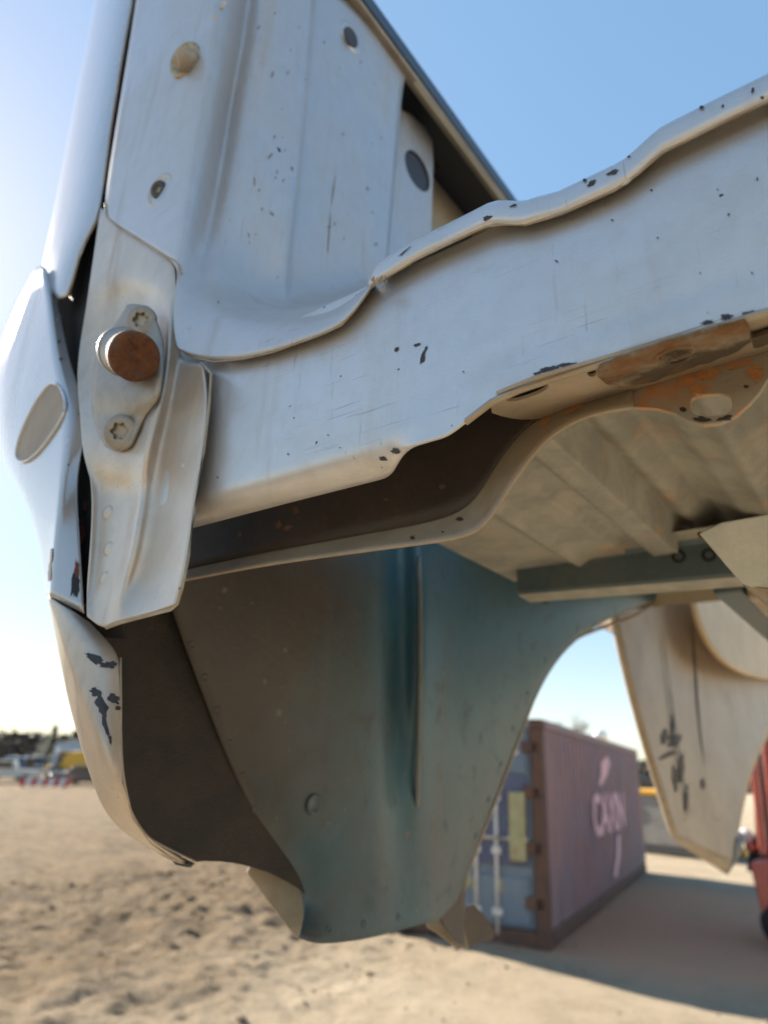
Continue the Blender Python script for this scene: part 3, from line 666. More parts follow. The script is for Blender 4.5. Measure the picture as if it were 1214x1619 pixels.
tube('corner_skin_edge', [pY(x, y, .2838) for x, y in ((216, -40), (192, 100), (176, 200), (165, 285), (159, 338), (140, 372), (127, 400), (116, 440), (107, 468))], .0016, 'edge', SK, 6)
capr = [
 [Vector((-0.890, .36, 2.47)), T(48, 425, .291), T(63, 421, .284), T(67, 420, .279), T(73, 425, .287)],
 [Vector((-0.910, .36, 2.42)), T(10, 480, .292), T(48, 480, .280), T(80, 482, .274), T(93, 482, .287)],
 [Vector((-0.930, .36, 2.34)), T(-22, 560, .292), T(34, 560, .279), T(88, 560, .273), T(106, 560, .287)],
 [Vector((-0.920, .36, 2.29)), T(-24, 610, .292), T(36, 610, .279), T(99, 608, .273), T(121, 604, .287)],
 [Vector((-0.880, .36, 2.24)), T(-20, 660, .292), T(40, 660, .279), T(111, 655, .273), T(133, 650, .284)],
 [Vector((-0.840, .36, 2.19)), T(-8, 720, .292), T(46, 720, .279), T(106, 715, .273), T(130, 710, .284)],
 [Vector((-0.790, .36, 2.13)), T(30, 785, .292), T(72, 785, .280), T(98, 780, .273), T(119, 760, .287)],
 [Vector((-0.750, .36, 2.08)), T(56, 860, .292), T(76, 860, .281), T(88, 855, .274), T(126, 850, .288)],
 [Vector((-0.710, .36, 2.02)), T(68, 940, .292), T(77, 942, .281), T(81, 944, .275), T(133, 970, .290)]]
for r_ in capr[6:]:
    r_[0] = pt(r_[1]) + Vector((.004, .02, 0))
CAP = grid('corner_cap', capr, 'outer', B, sub=3, creases={3: .75}, thick=.002)
patches('cap_chips', [(93, 540, 3, 3, 0), (96, 568, 4, 3, 0), (82, 880, 3, 18, 6), (79, 905, 3, 22, 4), (124, 655, 3, 1, 0), (128, 672, 3, 1, 0), (108, 735, 3, 1.5, 0)], CAP, 'primer', CAP)
# recess pad in the cap, rim proud: its tan colour paints the reflected ground
loz = chaikin([(88, 598), (106, 628), (103, 655), (78, 695), (50, 728), (28, 735), (23, 712), (40, 665), (66, 618)], 2)
n_ = len(loz); cxl = sum(p[0] for p in loz) / n_; cyl = sum(p[1] for p in loz) / n_
def reflection_pad():
    tree = surface(CAP); V = []; F = []
    for k, lift in ((1.0, .0006), (.97, .0030), (.92, .0034), (.84, .0026), (.45, .0026), (.05, .0026)):
        for x, y in loz:
            d = ray(cxl + (x - cxl) * k, cyl + (y - cyl) * k).normalized(); h = tree.ray_cast(CAM, d)
            V.append((h[0] if h[0] is not None else pY(x, y, .288)) - d * lift)
    F = [[r * n_ + i, r * n_ + (i + 1) % n_, (r + 1) * n_ + (i + 1) % n_, (r + 1) * n_ + i] for r in range(5) for i in range(n_)]
    F.append([5 * n_ + i for i in range(n_)])
    pd = link('step_pad', mesh(V, F), 'pad', CAP)
    tube('pad_rim', [V[n_ + (i % n_)] for i in range(n_ + 1)], .0017, 'outer', pd, 8)
M['pad'] = rough_mat('dusty_tan_pad', (.36, .285, .19), (.28, .215, .14), 12, .5, bump=.1, bd=.001)
reflection_pad()

# lower rear corner: outer skin turning under, crease, scratched flange
lc = [
 [Vector((-.60, .36, 2.02)), T(74, 940, .292), T(78, 943, .276), T(105, 962, .276), T(140, 985, .292)],
 [Vector((-.585, .36, 1.985)), T(81, 1000, .296), T(98, 1000, .276), T(140, 1012, .278), T(178, 1024, .294)],
 [Vector((-.575, .37, 1.96)), T(87, 1045, .299), T(114, 1050, .277), T(155, 1050, .281), T(190, 1046, .296)],
 [Vector((-.57, .38, 1.93)), T(97, 1105, .302), T(137, 1108, .279), T(165, 1106, .285), T(191, 1104, .298)],
 [Vector((-.565, .39, 1.90)), T(113, 1170, .307), T(163, 1176, .284), T(178, 1176, .290), T(191, 1175, .300)],
 [Vector((-.56, .41, 1.87)), T(134, 1240, .318), T(186, 1236, .296), T(190, 1236, .300), T(194, 1236, .306)],
 [Vector((-.56, .43, 1.85)), T(158, 1290, .345), T(190, 1285, .326), T(202, 1290, .330), T(211, 1296, .336)],
 [Vector((-.56, .45, 1.83)), T(200, 1328, .385), T(222, 1326, .372), T(232, 1330, .376), T(239, 1334, .380)],
 [Vector((-.56, .49, 1.81)), T(280, 1364, .445), T(288, 1364, .440), T(292, 1365, .442), T(297, 1366, .445)]]
for r_ in lc:
    p_ = pt(r_[1]); r_[0] = p_ + Vector((.004, .018, 0))
LC = grid('lower_corner', lc, 'silver_post', B, sub=3, creases={2: .75}, thick=.002)
patches('scraped_paint', [(150, 1042, 22, 8, 28), (172, 1052, 16, 6, 5), (152, 1095, 14, 8, 20), (160, 1115, 9, 20, -15), (180, 1105, 12, 10, 30), (166, 1145, 5, 26, -14), (174, 1170, 3, 10, 0), (186, 1120, 6, 5, 0), (160, 1270, 4, 9, -20)], LC, 'primer', LC)
# ragged dark tear with red rust between cap and post
patches('torn_edge', [(128, 790, 5, 20, 10), (128, 830, 7, 26, 0), (122, 870, 8, 36, 5), (120, 925, 8, 30, 4), (126, 955, 7, 14, -20)], CAP, 'dark', CAP)
patches('rust_flakes', [(125, 850, 5, 22, 4), (122, 900, 5, 17, 0)], CAP, 'rust_red', CAP, .0012)
patches('rust_flakes', [(131, 845, 6, 26, 4), (127, 905, 6, 20, 0), (136, 800, 4, 12, 0)], LP, 'rust_red', LP, .001)
tube('lower_corner_edge', [pY(x, y, v) for x, y, v in ((191, 1040, .2955), (191.5, 1104, .2975), (191.5, 1175, .2995), (194, 1236, .3055), (211, 1296, .3355), (239, 1334, .3795), (268, 1356, .415), (297, 1367, .4445))], .0007, 'edge', LC, 6)
plate('bent_tip', [(268, 1352), (290, 1358), (306, 1366), (300, 1372), (280, 1368)], ('Y', .443), 'primer', LC, thick=.003)

# --- bedside: outer skin seen from inside, inner quarter panel, arch lip, front quarter
plate('quarter_skin', dense(chaikin([(120, 900), (460, 880), (520, 1300), (520, 1415), (489, 1422), (465, 1400), (430, 1382), (400, 1372), (360, 1363), (310, 1362), (275, 1368), (200, 1310), (140, 1200)], 1), 14, .5), plane3(pX(200, 1000, -.575), pX(480, 1000, -.570), pX(400, 1380, -.563)), 'ecoat_rough', B, thick=.002)
q = [
 [U(240, 870, -.565), U(420, 860, -.545), U(560, 850, -.536), U(600, 850, -.540), U(618, 850, -.567), U(640, 850, -.560), U(664, 850, -.530), U(690, 850, -.548), U(745, 840, -.553), U(850, 850, -.552), U(960, 880, -.535), U(1050, 880, -.50)],
 [U(284, 1000, -.565), U(430, 990, -.545), U(566, 980, -.536), U(602, 980, -.540), U(619, 980, -.567), U(641, 980, -.560), U(664, 980, -.530), U(688, 980, -.548), U(745, 970, -.553), U(850, 950, -.558), U(945, 935, -.545), U(1050, 915, -.51)],
 [U(321, 1100, -.565), U(445, 1090, -.545), U(572, 1080, -.536), U(604, 1080, -.540), U(620, 1080, -.567), U(642, 1080, -.560), U(663, 1080, -.530), U(685, 1080, -.548), U(735, 1070, -.556), U(812, 1050, -.566), U(900, 1000, -.566), U(1045, 945, -.53)],
 [U(378, 1250, -.565), U(468, 1245, -.545), U(580, 1240, -.537), U(606, 1240, -.541), U(620, 1240, -.553), U(640, 1240, -.550), U(660, 1240, -.541), U(680, 1235, -.548), U(715, 1215, -.556), U(772, 1175, -.568), U(842, 1108, -.578), None],
 [U(440, 1350, -.565), U(500, 1348, -.545), U(585, 1340, -.538), U(606, 1335, -.541), U(622, 1330, -.548), U(640, 1325, -.548), U(658, 1320, -.546), U(676, 1312, -.548), U(705, 1300, -.556), U(745, 1290, -.568), U(790, 1245, -.580), None],
 [U(488, 1424, -.565), U(520, 1430, -.546), U(585, 1420, -.540), U(606, 1412, -.542), U(624, 1405, -.546), U(642, 1398, -.548), U(658, 1392, -.548), U(674, 1385, -.550), U(698, 1378, -.556), U(720, 1372, -.565), U(743, 1368, -.580), None],
 [U(473, 1483, -.545), U(503, 1497, -.540), U(585, 1484, -.537), U(608, 1478, -.538), U(626, 1473, -.540), U(644, 1468, -.541), U(660, 1464, -.542), U(676, 1459, -.544), U(692, 1456, -.550), U(712, 1460, -.560), U(730, 1420, -.580), None]]
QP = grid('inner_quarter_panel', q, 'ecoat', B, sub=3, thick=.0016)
arch = chaikin([(735, 1500), (729, 1460), (730, 1415), (742, 1369), (790, 1245), (842, 1108), (868, 1052), (905, 1013), (955, 991), (1000, 975), (1048, 946)], 0)
ax_x = [-.585, -.583, -.582, -.581, -.581, -.579, -.575, -.569, -.560, -.548, -.531]
ap = [pX(x, y, v) for (x, y), v in zip(arch, ax_x)]
def smooth_path(P, k=6):
    out = []
    for i in range(len(P) - 1):
        p0, p1, p2, p3 = P[max(i - 1, 0)], P[i], P[i + 1], P[min(i + 2, len(P) - 1)]
        for s_ in range(k):
            t = s_ / k; out.append(.5 * ((2 * p1) + (p2 - p0) * t + (2 * p0 - 5 * p1 + 4 * p2 - p3) * t * t + (3 * p1 - p0 - 3 * p2 + p3) * t ** 3))
    return out + [P[-1]]
tube('arch_lip', smooth_path(ap), .0042, 'lip', QP, 8)
tube('pressed_rib', smooth_path([pX(x, y, v) for x, y, v in ((662, 880, -.531), (664, 960, -.531), (664, 1060, -.531), (662, 1160, -.533), (660, 1240, -.538), (659, 1275, -.545))]), .0034, 'palerib', QP, 10)  # bead added where the panel should show a highlight streak
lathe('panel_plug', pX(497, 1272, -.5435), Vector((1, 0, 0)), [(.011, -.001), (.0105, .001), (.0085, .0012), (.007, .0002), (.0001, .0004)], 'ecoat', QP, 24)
def weld_row(on, pts, r, mat):
    tree = surface(on)
    for x, y in pts:
        d = ray(x, y).normalized(); h = tree.ray_cast(CAM, d)
        if h[0] is None: continue
        n = h[1] if h[1].dot(d) < 0 else -h[1]
        lathe('spot_weld', h[0], n, [(r, -.0005), (r * .92, .0007), (r * .75, .0009), (r * .6, .0002), (.0002, .0004)], mat, on, 14)
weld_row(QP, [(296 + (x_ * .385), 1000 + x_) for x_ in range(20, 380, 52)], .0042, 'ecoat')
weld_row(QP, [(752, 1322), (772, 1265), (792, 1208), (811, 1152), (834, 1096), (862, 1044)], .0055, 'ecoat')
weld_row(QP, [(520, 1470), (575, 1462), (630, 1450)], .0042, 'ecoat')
SC_ = bpy.data.objects['sill_channel']
patches('rust_stain', [(440, 830, 6, 9, 20), (468, 808, 7, 9, 10), (455, 835, 10, 5, -20), (610, 790, 5, 3, 0), (700, 770, 6, 4, 0), (545, 770, 5, 6, 0), (380, 845, 4, 5, 0)], SC_, 'dullrust', SC_, .0004)
patches('grey_scuff', [(727, 821, 8, 4, 10), (740, 846, 10, 4, -20), (652, 851, 5, 4, 0), (700, 842, 3, 2, 0)], REINF, 'smear', REINF, .0005)
# vertical panel strip behind the arch foot and the tan tabs under the panel edge
grid('arch_foot', [[U(690, 1372, -.556), U(716, 1372, -.562), U(742, 1370, -.580)], [U(688, 1430, -.552), U(712, 1430, -.560), U(732, 1425, -.580)], [U(692, 1457, -.55), U(716, 1470, -.558), U(733, 1470, -.580)], [U(720, 1488, -.556), U(728, 1496, -.562), U(736, 1500, -.582)]], 'ecoat_dark', QP, sub=2)
plate('lower_tab', dense(chaikin([(380, 1366), (440, 1376), (492, 1410), (492, 1430), (478, 1486), (466, 1482), (420, 1420)], 1), 12), ('X', -.590), 'lip', B, thick=.002)
plate('lower_tab', chaikin([(668, 1462), (690, 1452), (712, 1462), (728, 1496), (722, 1500), (700, 1482)], 1), ('X', -.590), 'lip', B, thick=.002)
plate('lower_tab', chaikin([(738, 1420), (778, 1462), (780, 1490), (760, 1488), (738, 1500), (732, 1470)], 1), ('X', -.63), 'ecoat_dark', B, thick=.003)
fq = [
 [U(968, 940, -.60), U(985, 930, -.598), U(1000, 930, -.60), U(1040, 920, -.60), U(1080, 920, -.595), U(1120, 910, -.585), U(1180, 900, -.56), U(1240, 900, -.53)],
 [U(972, 1000, -.60), U(990, 1000, -.598), U(996, 1000, -.606), U(1040, 1000, -.606), U(1080, 1000, -.600), U(1120, 1000, -.590), U(1175, 1000, -.56), U(1240, 1000, -.53)],
 [U(990, 1080, -.60), U(1008, 1080, -.598), U(1014, 1080, -.606), U(1050, 1080, -.604), U(1086, 1080, -.602), U(1118, 1080, -.592), U(1175, 1080, -.57), U(1262, 1095, -.54)],
 [U(1012, 1165, -.60), U(1029, 1165, -.598), U(1035, 1165, -.606), U(1064, 1165, -.602), U(1092, 1165, -.602), U(1118, 1165, -.592), U(1160, 1165, -.57), U(1202, 1178, -.545)],
 [U(1038, 1250, -.60), U(1052, 1250, -.598), U(1057, 1250, -.604), U(1080, 1250, -.602), U(1100, 1250, -.600), U(1120, 1250, -.592), U(1146, 1250, -.575), U(1180, 1250, -.555)],
 [U(1056, 1300, -.60), U(1068, 1300, -.598), U(1074, 1302, -.602), U(1090, 1308, -.602), U(1108, 1316, -.598), U(1124, 1322, -.592), U(1146, 1328, -.58), U(1166, 1325, -.56)],
 [U(1063, 1322, -.60), U(1072, 1320, -.598), U(1078, 1322, -.600), U(1092, 1330, -.598), U(1108, 1340, -.595), U(1124, 1349, -.592), U(1140, 1358, -.585), U(1156, 1362, -.57)]]
FQ = grid('front_quarter_panel', fq, 'smudge', B, sub=2, thick=.002)
tube('arch_lip', smooth_path([pX(x, y, -.597) for x, y in ((969, 950), (976, 1002), (994, 1080), (1017, 1165), (1043, 1250), (1060, 1305), (1068, 1324))]), .011, 'lip', FQ, 8, .6)
grid('front_sill_flange', [[U(1066, 1320, -.597), U(1092, 1331, -.596), U(1124, 1350, -.59), U(1156, 1364, -.57)], [U(1068, 1332, -.63), U(1092, 1347, -.63), U(1122, 1366, -.625), U(1150, 1384, -.60)]], 'lip', FQ, sub=1)
grid('front_sill_flange', [[U(1156, 1360, -.57), U(1166, 1325, -.558)], [U(1150, 1384, -.60), U(1172, 1350, -.62)]], 'cross', FQ, sub=0)
plate('wheelhouse_front', dense(chaikin([(1088, 900), (1096, 960), (1108, 1000), (1128, 1035), (1158, 1060), (1190, 1072), (1240, 1078), (1320, 1070), (1320, 880)], 1), 16), ('X', -.50), 'tub', B, thick=.02, bevel=.008)
for name, path, r in (('grease_streak', [(1046, 1000), (1054, 1060), (1062, 1120), (1070, 1180), (1080, 1240), (1088, 1280), (1080, 1300)], .006), ('grease_streak', [(1092, 990), (1097, 1040), (1101, 1100), (1106, 1160), (1112, 1210)], .008)):
    P = smooth_path([pX(x, y, -.596) for x, y in path], 4)
    n = len(P); V = []; F = []
    for i, p in enumerate(P):
        wd = r * (.35 + .9 * math.sin(math.pi * (i + .5) / n)) * (1 + .5 * mnoise.noise(Vector((i * .5, 1, 1))))
        V += [p + Vector((.003, -wd, 0)), p + Vector((.003, wd, 0))]
    F = [[2 * i, 2 * i + 1, 2 * i + 3, 2 * i + 2] for i in range(n - 1)]
    link(name, mesh(V, F), 'smear', FQ)
patches('grease_marks', [(1066, 1172, 13, 17, 30), (1050, 1165, 6, 14, 10), (1056, 1194, 18, 5, -22), (1075, 1215, 7, 34, 4), (1110, 1240, 5, 12, 0), (1066, 1232, 5, 26, -6), (1062, 1150, 4, 20, 6), (1084, 1262, 5, 26, 2)], FQ, 'smear', FQ, .002)

# --- outside skin of the bed above the quarter panels, with the wheel arch cut out
def outer_skin(side):
    prof = [(2.92, -.66), (2.93, -.72), (2.90, -.79), (2.70, -.80), (2.45, -.81), (2.34, -.815), (2.25, -.78), (2.15, -.70), (2.05, -.62), (1.95, -.595), (1.85, -.585), (1.70, -.585)]
    ys = [.36 + i * .06 for i in range(40)]; V = []; F = []
    def low(y):
        z = 1.80 if y > .56 else 2.06
        d = (y - 1.58) / .55
        if .92 < y < 2.5: z = 2.37
        return z
    for y in ys:
        l = low(y)
        for z, x in prof:
            zz = max(z, l) if z < 2.5 else z
            xx = x
            if zz > z:
                for (a, xa), (b_, xb) in zip(prof[2:], prof[3:]):
                    if b_ <= zz <= a: xx = xa + (xb - xa) * (a - zz) / (a - b_)
            if y > 1.0 and zz < 2.2: xx = min(xx, -.635)
            V.append((xx if side < 0 else .765 * 1.0 - xx, y, zz))
    n = len(prof)
    F = [[i * n + k, i * n + k + 1, (i + 1) * n + k + 1, (i + 1) * n + k] for i in range(len(ys) - 1) for k in range(n - 1)]
    bm = bmesh.new(); bm.from_mesh(mesh(V, F)); bmesh.ops.remove_doubles(bm, verts=bm.verts, dist=1e-5)
    o = link('outer_skin', bmesh_mesh(bm), 'outer', B)
    m = o.modifiers.new('t', 'SOLIDIFY'); m.thickness = .0015; m.offset = 0
outer_skin(-1); outer_skin(1)
# --- top rail with black cap, wall openings near the front
prism('rail_cap', [(-.428, rb0.z), (-.429, rt0.z - .005), (-.434, rt0.z), (-.50, rt0.z + .006), (-.66, rt0.z + .004), (-.66, rt0.z - .002), (-.50, rt0.z - .001), (-.440, rt0.z - .005), (-.434, rt0.z - .009), (-.433, rb0.z)], .268, 2.70, 'black', B, bevel=.0015)
prism('top_rail', [(-.4295, rb0.z - .0005), (-.431, rb0.z - .007), (-.440, rb0.z - .008), (-.447, rb0.z - .007), (-.447, rb0.z - .0005)], .30, 2.69, 'lip', B, bevel=.002)
tube('rail_bead', [(-.436, .60, rb0.z - .010), (-.436, .75, rb0.z - .011), (-.436, 2.6, rb0.z - .011)], .004, 'tan_in', B, 8)
plate('recess_panel', dense([(604, 470), (627, 172), (648, 180), (670, 200), (683, 222), (684, 260), (681, 360), (678, 440)], 30), ('X', -.475), 'silver_wall', B, holes=[ellipse(659, 270, 15, 36, -24)], thick=.002)
plate('hole_plug', ellipse(659, 270, 19, 41, -24), ('X', -.4785), 'navyplug', B, thick=.001)
plate('cavity_wall', [(660, 200), (700, 210), (735, 252), (806, 335), (806, 520), (660, 500)], ('X', -.53), 'tan_in', B, thick=.002)
plate('cavity_gusset', [(628, 170), (660, 150), (700, 205), (690, 216), (655, 190), (628, 176)], ('X', -.50), 'tan_in', B, thick=.01)
plate('cavity_gusset', [(684, 222), (705, 200), (736, 240), (690, 268)], ('X', -.51), 'ecoat_dark', B, thick=.004)
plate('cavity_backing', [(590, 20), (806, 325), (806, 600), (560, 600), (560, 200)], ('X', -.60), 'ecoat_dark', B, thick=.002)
# wall slot with daylight
sl_ = lathe('wall_slot', pX(555, 57, -.4395), Vector((1, -.05, 0)), [(.022, -.001), (.020, .0012), (.016, .0016), (.013, .0004)], 'silver_wall', WALL, 28)
plate('slot_opening', ellipse(555, 58, 8, 18, -24), ('X', -.4372), 'ecoat_dark', WALL, thick=.001)

# ------------------------------------------------------------------ shipping container
def container():
    p0 = Vector((-4.013, 8.773, 0)); d = Vector((-1.70, 9.06, 0)).normalized(); ang = math.atan2(d.y, d.x) - math.pi / 2
    L, Wd, H = 9.2, 2.44, 2.62
    C = thing('shipping_container', p0, 'faded purple shipping container with rusty corner post, blue doors and pink painted lettering', 'container', rotz=ang)
    s = NT('faded_purple_paint'); a = s.noise(1.2, 7, .6, .4, .62); c = s.mix(a, (.27, .165, .165), (.215, .16, .185))
    b = s.noise(7, 6, .7, .5, .64, vec=s.scaled((1, 1, .18))); c = s.mix(s.mul(b, .55), c, (.17, .085, .06)); s.out(c, .6); M['purple'] = s.m
    M['rustpost'] = rough_mat('rusty_post', (.13, .065, .042), (.08, .05, .04), 5, .8, .6, (.20, .10, .055), spot_sc=4)
    M['blue'] = rough_mat('faded_blue_door', (.13, .175, .225), (.19, .23, .26), 2, .55, .4, (.10, .06, .09), spot_sc=3)
    M['navy'] = rough_mat('navy_door_panel', (.10, .11, .18), (.08, .08, .13), 2, .6, .3, (.16, .07, .05), spot_sc=3)
    M['pink'] = rough_mat('faded_pink_lettering', (.85, .52, .54), (.72, .42, .44), 3, .7)
    M['white'] = rough_mat('white_paint', (.70, .69, .67), (.55, .53, .50), 6, .5)
    M['yellow'] = rough_mat('yellow_green_paint', (.40, .37, .20), (.30, .26, .13), 5, .6, .5, (.35, .15, .04), spot_sc=4)
    # corrugated long side on local x=0, running along +y
    V = []; pr = []
    y = .14; pitch = .278
    while y < L - .14:
        pr += [(0, y), (0, y + .072), (-.050, y + .140), (-.050, y + .210)]; y += pitch
    pr.append((0, L - .14))
    for x, yy in pr: V += [(x, yy, .17), (x, yy, H - .10)]
    F = [[2 * i, 2 * i + 2, 2 * i + 3, 2 * i + 1] for i in range(len(pr) - 1)]
    link('side_panel', mesh(V, F), 'purple', C, smooth=False)
    V2 = [(-Wd - v[0], v[1], v[2]) for v in V]; link('side_panel', mesh(V2, F), 'purple', C, smooth=False)
    for z0, z1, m in ((.03, .19, 'rustpost'), (H - .11, H, 'rustpost')):
        for x in (0, -Wd): box('side_rail', (x - .06 + (.012 if x == 0 else .048), .16, z0), (x + .012 if x == 0 else x + .05, L - .16, z1), 'purple' if z0 > 1 else 'rustpost', C, .008)
    for x in (-.16, -Wd):
        for yy in (0, L - .16):
            box('corner_post', (x, yy, .12), (x + .16, yy + .16, H - .12), 'rustpost' if yy == 0 else 'purple', C, .012)
            for z in (0, H - .12): box('corner_casting', (x - .004, yy - .004, z), (x + .166, yy + .166, z + .12), 'rustpost', C, .012)
    box('roof', (-Wd + .05, .05, H - .05), (-.05, L - .05, H - .02), 'purple', C)
    box('far_end', (-Wd + .1, L - .06, .12), (-.1, L - .03, H - .1), 'purple', C)
    box('door_sill', (-Wd + .16, .01, .0), (-.16, .15, .17), 'rustpost', C, .01)
    box('door_header', (-Wd + .16, .01, H - .12), (-.16, .15, H), 'blue', C, .01)
    for k, (x0, x1) in enumerate(((-Wd + .18, -Wd / 2 - .01), (-Wd / 2 + .01, -.18))):
        D = box('door', (x0, .06, .18), (x1, .10, H - .13), 'blue', C, .01)
        for j, z in enumerate((.22, .86, 1.42, 1.95)):
            box('door_panel', (x0 + .05, .035, z), (x1 - .05, .062, z + (.56 if j else .58) - .06), ('blue', 'navy', 'navy', 'blue')[j], D, .012)
        for rx in (x0 + .30, x1 - .46):
            tube('lock_rod', [(rx, .02, .10), (rx, .02, H - .08)], .024, 'white', D, 10)
            for z in (.30, .98, 1.6, 2.3): box('rod_guide', (rx - .06, .0, z), (rx + .06, .05, z + .08), 'white', D, .008)
            box('lock_handle', (rx - .02, -.012, 1.15), (rx + .42, .012, 1.19), 'steel', D, .006)
        for z in (.4, 1.0, 1.65, 2.2):
            xx = x1 if k else x0
            box('hinge', (xx - .10, .0, z), (xx + .13, .05, z + .14), 'rustpost', D, .008)
    box('lock_box', (-.46, -.03, .92), (-.25, .034, 1.72), 'yellow', C, .02)
    # lettering
    def text(t, size, loc, rot, m, parent, sx=1):
        cu = bpy.data.curves.new('txt', 'FONT'); cu.body = t; cu.size = size; cu.extrude = .004; cu.offset = size * .035; cu.align_x = 'CENTER'; cu.align_y = 'CENTER'
        to = bpy.data.objects.new('tmp', cu); COL.objects.link(to)
        dg = bpy.context.evaluated_depsgraph_get(); me = bpy.data.meshes.new_from_object(to.evaluated_get(dg)); bpy.data.objects.remove(to)
        o = link('lettering', me, m, parent, smooth=False); o.location = loc; o.rotation_euler = rot; o.scale.x = sx; return o
    text('CAXIN', .86, (.012, 4.75, 1.33), (math.pi / 2, 0, math.pi / 2), 'pink', C, 1.25)
    V = [(.011, 4.15, 2.20), (.011, 4.9, 2.34), (.011, 5.1, 2.2), (.011, 4.7, 2.0), (.011, 4.0, 1.80), (.011, 3.8, 1.84), (.011, 4.1, 2.02)]
    link('painted_mark', mesh(V, [list(range(len(V)))]), 'pink', C, smooth=False)
    V = [(.011, 5.35, .95), (.011, 5.65, .95), (.011, 5.5, .62), (.011, 5.0, .30), (.011, 4.65, .34), (.011, 5.1, .62)]
    link('painted_mark', mesh(V, [list(range(len(V)))]), M['pink'], C, smooth=False)
    text('CAIU AC', .24, (-.80, .030, 2.25), (math.pi / 2, 0, 0), 'white', C)
    text('42 981', .24, (-.80, .030, 1.98), (math.pi / 2, 0, 0), 'white', C)
    text('R', .20, (-.62, .030, .62), (math.pi / 2, 0, 0), 'yellow', C); text('R', .20, (-1.0, .030, .62), (math.pi / 2, 0, 0), 'yellow', C)
    return C
container()

# ------------------------------------------------------------------ red forklift at the right edge
def forklift():
    M['red'] = rough_mat('sunlit_red_paint', (.52, .115, .07), (.42, .09, .06), 3, .45, .25, (.20, .06, .04), coat=.3)
    M['darkred'] = flat('dark_red_paint', (.16, .03, .028), .5)
    M['tyre'] = flat('tyre_rubber', (.02, .02, .021), .8)
    Yf = 11.0; base = Vector((-1.3, Yf + .6, 0))
    Fk = thing('forklift', base, 'salmon red forklift with upright guard post, cut off by the right edge', 'forklift', world=True)
    def xz(l): return [(lambda p: (p.x, p.z))(pY(x, y, Yf)) for x, y in l]
    body = xz([(1184, 1366), (1190, 1362), (1300, 1362), (1330, 1470), (1300, 1492), (1222, 1492), (1212, 1480)])
    BO = prism('body', body, Yf, Yf + 1.15, 'red', Fk, .03)
    prism('seat', xz([(1240, 1300), (1262, 1296), (1270, 1340), (1310, 1345), (1310, 1364), (1240, 1364)]), Yf + .3, Yf + .85, 'black', Fk, .03)
    for y0 in (Yf + .02, Yf + 1.05):
        prism('guard_post', xz([(1181, 1178), (1184, 1166), (1193, 1164), (1212, 1352), (1199, 1354)]), y0, y0 + .09, 'red', Fk, .02)
        prism('guard_post', xz([(1300, 1150), (1310, 1150), (1320, 1362), (1308, 1362)]), y0, y0 + .09, 'red', Fk, .02)
    prism('overhead_guard', xz([(1182, 1166), (1190, 1158), (1318, 1142), (1318, 1154)]), Yf, Yf + 1.15, 'darkred', Fk, .015)
    prism('cowl', xz([(1206, 1180), (1222, 1178), (1226, 1300), (1216, 1302)]), Yf + .5, Yf + .95, 'darkred', Fk, .02)
    prism('mast', xz([(1166, 1362), (1160, 1150), (1172, 1150), (1200, 1362)]), Yf + 1.2, Yf + 1.32, 'black', Fk, .01)
    prism('mast', xz([(1168, 1362), (1160, 1140), (1176, 1140), (1212, 1362)]), Yf + 1.9, Yf + 2.0, 'black', Fk, .01)
    prism('carriage', xz([(1150, 1390), (1155, 1330), (1196, 1345), (1204, 1366), (1170, 1392)]), Yf + 1.2, Yf + 2.0, 'tyre', Fk, .02)
    lathe('work_lamp', pY(1176, 1322, Yf + 1.15), Vector((-.5, -1, 0)), [(.10, -.06), (.10, .0), (.085, .02), (.001, .03)], 'white', Fk, 16)
    lathe('tail_lamp', pY(1184, 1340, Yf + 1.15), Vector((-.5, -1, 0)), [(.07, -.05), (.07, .0), (.05, .015), (.001, .02)], 'red', Fk, 16)
    for px in (1245, 1310):
        c = pY(px, 1480, Yf); r = c.z if c.z > .15 else .3; c.z = .30
        for y0 in (Yf - .02, Yf + .95):
            W_ = lathe('wheel', Vector((c.x, y0, .28)), Vector((0, 1, 0)), [(.12, .0), (.2, -.01), (.27, .02), (.30, .06), (.30, .18), (.26, .22), (.12, .2)], 'tyre', Fk, 24)
            lathe('rim', Vector((c.x, y0 + .03, .28)), Vector((0, -1, 0)), [(.16, 0), (.15, .02), (.05, .01), (.001, .01)], 'darkred', W_, 16)
forklift()

